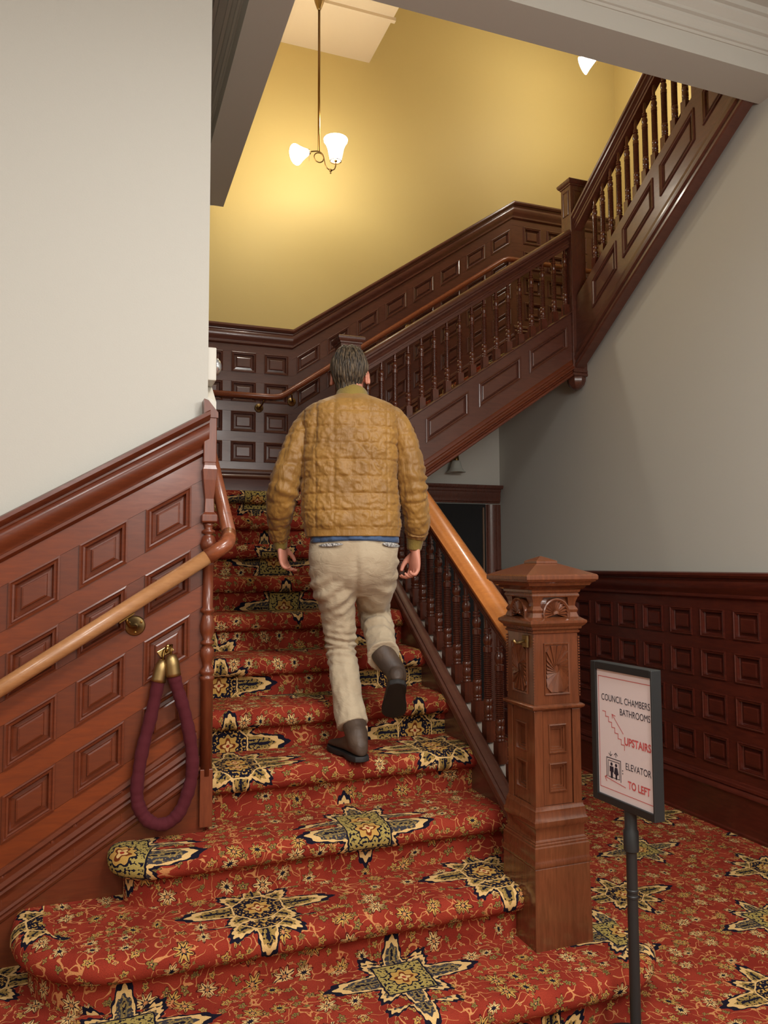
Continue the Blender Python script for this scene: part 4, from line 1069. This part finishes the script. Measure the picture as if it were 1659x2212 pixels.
# head
hy = math.radians(9)
HF = (FV*math.cos(hy)+RV*math.sin(hy)); HR = (RV*math.cos(hy)-FV*math.sin(hy)); HC = L(755, 798, .075)
def HP(r, f, z): return HC + HR*r + HF*f + ZV*z
def hell(c, rx, ry, rz, n=24, m=16):
    k = MB(); k.sphere((0, 0, 0), rx, ry, rz, n, m)
    bd.add([HP(c[0]+v[0], c[1]+v[1], c[2]+v[2]) for v in k.v], k.f)
hell((0, 0, .008), .073, .092, .098); hell((0, .035, -.035), .060, .062, .080); hell((0, .062, -.078), .036, .034, .030)
hell((0, .088, -.015), .012, .016, .028, 12, 8); hell((0, .104, -.028), .014, .014, .011, 12, 8)
hell((.03, .082, .012), .020, .012, .010, 12, 8); hell((-.03, .082, .012), .020, .012, .010, 12, 8)
hell((0, .092, -.056), .024, .010, .006, 12, 8); hell((0, .090, -.066), .020, .010, .007, 12, 8)
hell((.042, .062, -.022), .02, .02, .018, 12, 8); hell((-.042, .062, -.022), .02, .02, .018, 12, 8)
for sx in (-1, 1):      # ears
    pts = []
    for i in range(13):
        a = -1.1+ (2*PI-1.2)*i/12
        pts.append(HP(sx*(.079+.010*math.cos(a)*-1*.5+.004), -.004-.017*math.cos(a)*1.0, -.034+.031*math.sin(a)))
    bd.tube(pts, [.0052]*11+[.007, .008], 8)
    hell((sx*.075, .002, -.034), .009, .013, .024, 12, 8)
# hands
def hand(Wp, d, nrm, thumb, k=1.0, curl=(38, 52, 34), pinch=0):
    d = Vector(d).normalized(); nrm = Vector(nrm); nrm = (nrm-d*nrm.dot(d)).normalized(); t_ = nrm.cross(d).normalized()
    if t_.dot(Vector(thumb)) < 0: t_ = -t_
    rg = []
    for x, hw, ht in [(-.01, .024, .019), (.01, .026, .018), (.035, .036, .017), (.06, .041, .016), (.085, .041, .013), (.095, .036, .009)]:
        rg.append([Wp + d*(x*k) + t_*(hw*k*math.cos(a)) + nrm*(ht*k*math.sin(a)) for a in np.linspace(0, 2*PI, 16, endpoint=False)])
    bd.rings(rg)
    for i, (o, ln) in enumerate(((.031, .074), (.0105, .082), (-.0105, .076), (-.031, .060))):
        p = Wp + d*(.080*k) + t_*(o*k); a = 0; dirv = d; pts = [p]; rr = [.0092*k]
        for s_, (fr, cu) in enumerate(zip((.45, .32, .25), curl)):
            a += math.radians(cu*(1+.12*i)); dirv = d*math.cos(a)+nrm*math.sin(a) + t_*(o*.9)
            p = p + dirv.normalized()*(ln*fr*k); pts += [p]; rr += [(.0088-.0011*(s_+1))*k]
        q = spline(pts, 3); r2 = list(np.interp(np.linspace(0, 1, len(q)), np.linspace(0, 1, len(rr)), rr))
        bd.tube(q, r2, 10)
    b0 = Wp + d*(.022*k)+t_*(.020*k)
    q = spline([b0, b0+(d*.55+t_*.62+nrm*.35)*.034*k, b0+(d*1.25+t_*.78+nrm*.75)*.036*k, b0+(d*2.0+t_*.72+nrm*1.05)*.036*k], 3)
    bd.tube(q, list(np.linspace(.0145, .0078, len(q))*k), 10)
hand(L(897, 1188, .060), -ZV*1.0-RV*.06, -RV*.9-FV*.45, FV*.8-RV*.3, 1.06, (22, 48, 40))
hand(L(607, 1174, .115), -ZV*1.0+RV*.14+FV*.1, RV*.8-FV*.25, FV, 1.0, (18, 34, 28))
o = bd.build('body', SKIN, man, smooth=True)
rm = o.modifiers.new('r', 'REMESH'); rm.mode = 'VOXEL'; rm.voxel_size = .0042; rm.use_smooth_shade = True
sm = o.modifiers.new('s', 'SMOOTH'); sm.iterations = 3; sm.factor = .5
for sx in (-1, 1):
    m = MB(); m.sphere(HP(sx*.031, .086, .0), .012, n=14, m=10); e_ = m.build('eye', plain('eye_white', srgb(235, 232, 226), .2), man, smooth=True, label='eye')
    m = MB(); m.sphere(HP(sx*.031, .0945, .0), .0055, n=10, m=8); m.build('iris', plain('iris', srgb(70, 52, 36), .2), e_, smooth=True)

# ---- hair
m = MB()
def hs(az, pol, k=0.0):
    """az 0 = back of the head, pol from the crown"""
    cz, sz = math.cos(pol), math.sin(pol)
    if pol > 1.6: sz = max(sz, .80)
    rr = Vector((math.sin(az)*sz*.0835, -math.cos(az)*sz*.100, cz*.108))
    low = max(0, pol-1.45)
    rr = rr*(1+k/.1); rr.x *= 1-low*.10; rr.z -= low*low*.024*max(0, math.cos(az))
    return HP(rr.x, rr.y-.004, rr.z+.004)
def polmax(az):
    a = abs((az+PI) % (2*PI) - PI)
    return np.interp(a, [0, .9, 1.25, 1.75, 2.1, PI], [2.55, 2.45, 1.80, 1.66, 1.25, .95])
rg = []
for i in range(1, 26):
    rg.append([hs(az, min(i/25*2.56, polmax(az))*1.0, -.004) for az in np.linspace(0, 2*PI, 40, endpoint=False)])
m.rings(rg); hb = m.build('hair', HAIR, man, smooth=True)
m = MB(); rnd = random.Random(5)
for i in range(950):
    az = rnd.uniform(-PI, PI); pm = polmax(az)
    p0 = rnd.uniform(.02, max(.1, pm-.35)); ln = rnd.uniform(.5, .95); p1 = min(pm+rnd.uniform(-.03, .06), p0+ln)
    dr = rnd.uniform(-.16, .16) + .10*math.sin(az*2)
    pts = []
    lift = rnd.uniform(-.001, .0045) + (.006 if p0 < .5 and rnd.random() < .4 else 0)
    K = 7
    for j in range(K+1):
        f = j/K; pts.append(hs(az+dr*f, p0+(p1-p0)*f, lift*math.sin(PI*min(1, f*1.15)) + (rnd.uniform(0, .004) if j == K else 0)))
    r = rnd.uniform(.0018, .0042); m.tube(pts, [r*.35, r, r, r*1.05, r, r*.85, r*.6, r*.15], 5)
o = m.build('hair_locks', HAIR, hb, smooth=True); o['kind'] = 'stuff'

# ---- jacket
TJ = [(846, 734, 784, .050, .040), (852, 722, 798, .066, .034), (860, 702, 818, .084, .024), (868, 682, 838, .100, .012), (877, 666, 852, .112, .006), (892, 655, 862, .122, .0), (912, 650, 864, .130, -.004), (950, 649, 862, .138, -.01), (1000, 649, 858, .142, -.016), (1060, 650, 861, .142, -.024),
      (1110, 652, 864, .142, -.03), (1132, 654, 866, .142, -.032), (1147, 656, 866, .138, -.034), (1160, 658, 864, .134, -.037)]
def jd(a, py, p, hw, t_):
    th = a+PI/2
    s = math.sin(th if abs(th) < PI else th)   # lateral position approximates arc position on the back
    lat = (p-PO).dot(RV)
    front = math.cos(a+PI/2) < -.2
    arc = lat + (.03*math.copysign(max(0, abs(lat)-.15)/.06, lat) if not front else 0)
    h = (1106-py)*.002036 + H+.2269
    q = puff(arc-(-35/491), .0775, .011)*puff((py-893.0)/491, 35.6/491, .011) if py > 880 else puff(arc+.0713, .0775, .011)
    wv = fbm((lat*11+h*7, h*9-lat*5, 1.3))*.006
    wv += .0052*fbm((lat*30+h*26, h*30-lat*22, 4.0)) + .0022*fbm((lat*70+h*50, h*80-lat*50, 9.0))
    # diagonal drag fold across the right side of the back
    d_ = ((lat-.05)*.78+(h-2.0)*.62); wv -= .007*math.exp(-(d_/.007)**2)*math.exp(-((h-1.97)/.07)**2)
    # long crease under the left shoulder blade
    wv -= .009*math.exp(-((lat+.155-.12*(h-2.1))/.011)**2)*math.exp(-((h-2.08)/.10)**2)
    hem = 0
    if py > 1145: return -.004 + .0022*abs(math.sin(lat*95+2*math.sin(lat*31)))
    return (q*.0064 - .003)*min(1, (py-846)/30) + wv*(1 if py > 880 else (py-846)/34)
jk = loft(TJ, 846, 1160, 155, 250, 2.35, jd).build('jacket', JACK, man, smooth=True)
# collar
m = MB(); rg = []
for i in range(9):
    f = i/8; py = 864-14*f; c = L(760, py, .026+.030*f); hw = (.084-.012*f**.8); t_ = .078-.012*f
    rg.append([c + RV*(hw*math.cos(a)) + FV*(t_*math.sin(a)) + ZV*(.0015*math.sin(a*40)*0 - .036*f*math.sin(a)) for a in np.linspace(0, 2*PI, 60, endpoint=False)])
c0 = rg[-1]
for kk, off in ((.93, .002), (.88, -.004), (.86, -.03)):
    ctr = sum((Vector(p) for p in c0), Vector())/len(c0); rg.append([ctr + (Vector(p)-ctr)*kk + ZV*off for p in c0])
m.rings(rg, cap=False); m.build('collar', RIB, jk, smooth=True)
# sleeves
def sleeve(pts, name, seed, puf=.0055):
    P_ = [L(a, b_, c) for a, b_, c, r in pts]; rad = [r for *_, r in pts]
    sp_ = spline(P_, 18); rr = np.interp(np.linspace(0, 1, len(sp_)), np.linspace(0, 1, len(rad)), rad)
    mb = MB(); rg = []; prev = None; acc = 0; n = 88
    for i, p in enumerate(sp_):
        t_ = (sp_[min(i+1, len(sp_)-1)]-sp_[max(i-1, 0)]).normalized()
        if i: acc += (p-sp_[i-1]).length
        u = (RV - t_*RV.dot(t_)).normalized(); v = t_.cross(u); ring = []
        for j in range(n):
            a = 2*PI*j/n
            sm_ = acc + .012*math.sin(a*1.0+seed) 
            q = puff(sm_-.035, .072, .012)*(.55+.45*puff(a*rr[i]-.02, .125, .012))
            ll = (p-PO)
            wv = .0065*fbm((ll.x*14+a*.9, ll.y*12+seed, ll.z*22)) + .004*fbm((a*3+seed, ll.z*44, 2.2))
            bend = math.exp(-((acc-.40)/.06)**2)
            wv += .006*bend*math.sin(acc*150+a)*(.5+.5*math.cos(a))
            r_ = rr[i] + q*puf - puf*.6 + wv
            ring.append(p + u*(r_*math.cos(a)) + v*(r_*1.08*math.sin(a)))
        rg.append(ring)
    mb.rings(rg); return mb.build(name, JACK, jk, smooth=True)
SLL_ = [(712, 905, .0, .030), (694, 900, .0, .046), (672, 906, .0, .056), (655, 934, -.005, .060), (635, 985, -.02, .064), (616, 1045, -.03, .068), (607, 1085, -.005, .062), (603, 1125, .06, .050), (604, 1158, .10, .038), (605, 1168, .11, .030)]
SLR_ = [(802, 905, .0, .030), (822, 898, .0, .046), (846, 904, .0, .056), (868, 934, -.005, .058), (882, 985, -.015, .060), (891, 1045, -.02, .062), (897, 1090, .0, .058), (900, 1130, .03, .055), (899, 1152, .05, .050), (897, 1164, .055, .038)]
sleeve(SLL_, 'sleeve', 1.0); sleeve(SLR_, 'sleeve', 3.4)
def cuff(a, b_, r0, r1):
    m = MB(); rg = []
    ax = (b_-a).normalized(); u = (RV-ax*RV.dot(ax)).normalized(); v = ax.cross(u)
    for f, k in ((0, r0), (.2, r0*.98), (.9, r1), (1.0, r1*.97), (1.0, r1*.86), (.7, r1*.84)):
        c = a+(b_-a)*f; rg.append([c+u*(k*math.cos(q)*(1+.015*math.cos(q*30)))+v*(k*math.sin(q)) for q in np.linspace(0, 2*PI, 90, endpoint=False)])
    m.rings(rg, cap=False); m.build('cuff', RIB, jk, smooth=True)
cuff(L(897, 1158, .055), L(894, 1187, .066), .040, .033); cuff(L(605, 1162, .105), L(607, 1184, .12), .034, .029)
# shirt tail
TS = [(1130, 670, 854, .112, -.034), (1155, 670, 858, .122, -.039), (1176, 669, 860, .124, -.0415)]
def sd(a, py, p, hw, t_): lat = (p-PO).dot(RV); return .003*math.sin(lat*70)+.002*math.sin(lat*160+1)
mm = MB(); k_ = loft(TS, 1130, 1169, 10, 120, 2.3, sd)
for v in k_.v:
    v = Vector(v); lat = (v-PO).dot(RV); zz = v.z
    if zz < H+3.36*(.0675+(1106-1168)/1650): zz += .006*math.sin(lat*16+1.2)-.002
    mm.v.append((v.x, v.y, zz))
mm.f = k_.f; mm.build('shirt_tail', DENIM, man, smooth=True)

# ---- trousers: remeshed union of seat and legs
tr = MB()
TP = [(1152, 672, 856, .112, -.036), (1180, 668, 860, .118, -.042), (1205, 666, 858, .124, -.05), (1228, 669, 856, .122, -.05), (1248, 673, 850, .112, -.044), (1268, 682, 842, .092, -.03), (1288, 694, 832, .06, -.01)]
k_ = loft(TP, 1152, 1288, 34, 120, 2.25, lambda a, py, p, hw, t_: -.014*math.exp(-(((p-PO).dot(RV)-.024)/.012)**2)*max(0, min(1, (py-1185)/40))+.004*fbm((p.x*9, p.y*9, p.z*16))); tr.add(k_.v, k_.f)
def leg(pts, seed, kneez, n=80):
    P_ = [L(a, b_, c) for a, b_, c, r in pts]; rad = [r for *_, r in pts]
    sp_ = spline(P_, 16); rr = np.interp(np.linspace(0, 1, len(sp_)), np.linspace(0, 1, len(rad)), rad); rg = []
    for i, p in enumerate(sp_):
        t_ = (sp_[min(i+1, len(sp_)-1)]-sp_[max(i-1, 0)]).normalized()
        u = (RV - t_*RV.dot(t_)).normalized(); v = t_.cross(u); ring = []
        for j in range(n):
            a = 2*PI*j/n; ll = p-PO
            q = p+u*math.cos(a)*rr[i]+v*math.sin(a)*rr[i]
            fold = math.exp(-((p.z-kneez)/.075)**2)
            top = math.exp(-((p.z-(kneez+.26))/.10)**2)
            ps = p.z*1.0 + .18*(q-p).dot(RV)
            wv = .008*fold*math.sin((ps)*190+1.5*math.sin(a+seed)) + .006*top*math.sin((p.z-.45*(q-p).dot(RV)*(1 if seed < 2 else -1))*120+seed)
            wv += .008*fbm((math.cos(a)*1.2+seed, math.sin(a)*1.2, p.z*11)) + .003*fbm((math.cos(a)*3+seed, math.sin(a)*3, p.z*40))
            r_ = rr[i]+wv; ring.append(p+u*(r_*math.cos(a))+v*(r_*math.sin(a)*1.06))
        rg.append(ring)
    tr.rings(rg)
leg([(716, 1190, -.045, .094), (717, 1230, -.045, .099), (722, 1270, -.035, .093), (729, 1320, .0, .077), (734, 1370, .015, .067), (737, 1405, .01, .063), (744, 1460, -.05, .062), (752, 1515, -.11, .061), (761, 1561, -.16, .066)], 1.0, L(735, 1395).z)
leg([(811, 1188, -.045, .092), (810, 1230, -.03, .096), (808, 1270, .03, .090), (806, 1305, .13, .076), (807, 1328, .155, .070), (813, 1348, .09, .066), (819, 1375, .01, .064), (824, 1402, -.07, .066), (827, 1416, -.115, .074)], 3.0, L(735, 1345).z)
o = tr.build('trousers', KHAKI, man, smooth=True)
rm = o.modifiers.new('r', 'REMESH'); rm.mode = 'VOXEL'; rm.voxel_size = .0048; rm.use_smooth_shade = True
sm = o.modifiers.new('s', 'SMOOTH'); sm.iterations = 9; sm.factor = .5
trz = o
POCK = fabric('printed_lining', srgb(210, 208, 204), srgb(24, 26, 34), .8, (1, 1, 1), 60, .1)
for t_ in (POCK,):
    nt = t_.node_tree
    for nd in nt.nodes:
        if nd.type == 'TEX_NOISE' and abs(nd.inputs['Scale'].default_value-7) < .1: nd.inputs['Scale'].default_value = 160
for px, py, wd, ht, tilt in ((716, 1177, .052, .0075, .05), (842, 1177, .040, .010, -.10)):
    m = MB(); rg = []
    for k, (f, dd) in enumerate(((1.0, 0), (.9, .003), (.3, .004))):
        ring = []
        for a in np.linspace(0, 2*PI, 24, endpoint=False):
            x = wd*f*math.cos(a); z = ht*f*math.sin(a) + tilt*x + .35*x*x/wd*0
            lat = (px-757)/491+x
            hw = 96/491; back = -.045-.1215*math.sqrt(max(.01, 1-abs((lat-.012)/ (hw))**2.25))**(1) - .004 - dd
            p = W(lat, back, L(px, py, -.15).z+z); ring.append(p)
        rg.append(ring)
    m.rings(rg, cap=True); m.build('pocket_lining', POCK, trz, smooth=True)

# ---- boots
def boot(heel, fwd, up, shaft_top, label=None):
    fwd = Vector(fwd).normalized(); up = Vector(up); up = (up-fwd*up.dot(fwd)).normalized(); sd_ = fwd.cross(up)
    q = lambda x, s, z: heel + fwd*x + sd_*s + up*z
    rows_ = [(-.020, .012, .030, .070), (-.012, .026, .026, .088), (.01, .034, .026, .100), (.05, .036, .026, .108), (.09, .036, .026, .098), (.13, .040, .026, .080), (.17, .046, .026, .066), (.205, .048, .026, .056), (.235, .044, .026, .050), (.258, .032, .026, .044), (.270, .012, .028, .036)]
    m = MB(); rg = []
    for x, hw, zb, zt in rows_:
        ring = []
        for a in np.linspace(0, 2*PI, 24, endpoint=False):
            c, s_ = sup(a, 2.6); ring.append(q(x, hw*c, (zb+zt)/2+(zt-zb)/2*s_ - 0))
        rg.append(ring)
    m.rings(rg)
    top = shaft_top; an = q(.035, 0, .09)
    m.tube(spline([q(.030, 0, .05), an, an*.5+top*.5+up*.0, top], 4), [.036, .040, .042, .043, .044, .045, .046, .047, .048, .049, .050, .050, .050], 22)
    bt = m.build('boot', BOOT, man, smooth=True, label=label)
    r = bt.modifiers.new('r', 'REMESH'); r.mode = 'VOXEL'; r.voxel_size = .0045; r.use_smooth_shade = True
    s2 = bt.modifiers.new('s', 'SMOOTH'); s2.iterations = 4
    m = MB(); rg = []
    out = [(x, hw) for x, hw, *_ in rows_]
    pl = [(x, hw*1.07+.002) for x, hw in out] ; poly = [(out[0][0]-.004, 0)] + pl + [(out[-1][0]+.006, 0)] + [(x, -h) for x, h in pl[::-1]]
    for z in (.006, .009, .022, .027):
        k = .98 if z in (.006, .027) else 1.0
        rg.append([q(.125+(x-.125)*k, s_*k, z + (0 if not (.075 < x < .12 and z < .01) else .009)) for x, s_ in poly])
    m.rings(rg); m.build('sole', SOLE, bt, autos=True)
    return bt
hl = L(778, 1642, -.262); hl.z = .716
bt = boot(hl, FV*.92-RV*.42, ZV, L(765, 1560, -.175), None)
m = MB(); c0 = L(787, 1562, -.215); m.add([c0+RV*x+ZV*z+FV*d for x, z, d in ((-.006, 0, 0), (.010, 0, 0), (.010, -.028, -.004), (-.006, -.028, -.004), (-.006, 0, .004), (.010, 0, .004), (.010, -.028, 0), (-.006, -.028, 0))],
     [(0,1,2,3),(4,5,6,7),(0,1,5,4),(1,2,6,5),(2,3,7,6),(3,0,4,7)]); m.build('pull_tab', plain('tan_webbing', srgb(170, 140, 110), .8), bt)
boot(L(856, 1482, -.235), FV*.78-ZV*.62-RV*.02, ZV*.78+FV*.62, L(821, 1404, -.10), None)
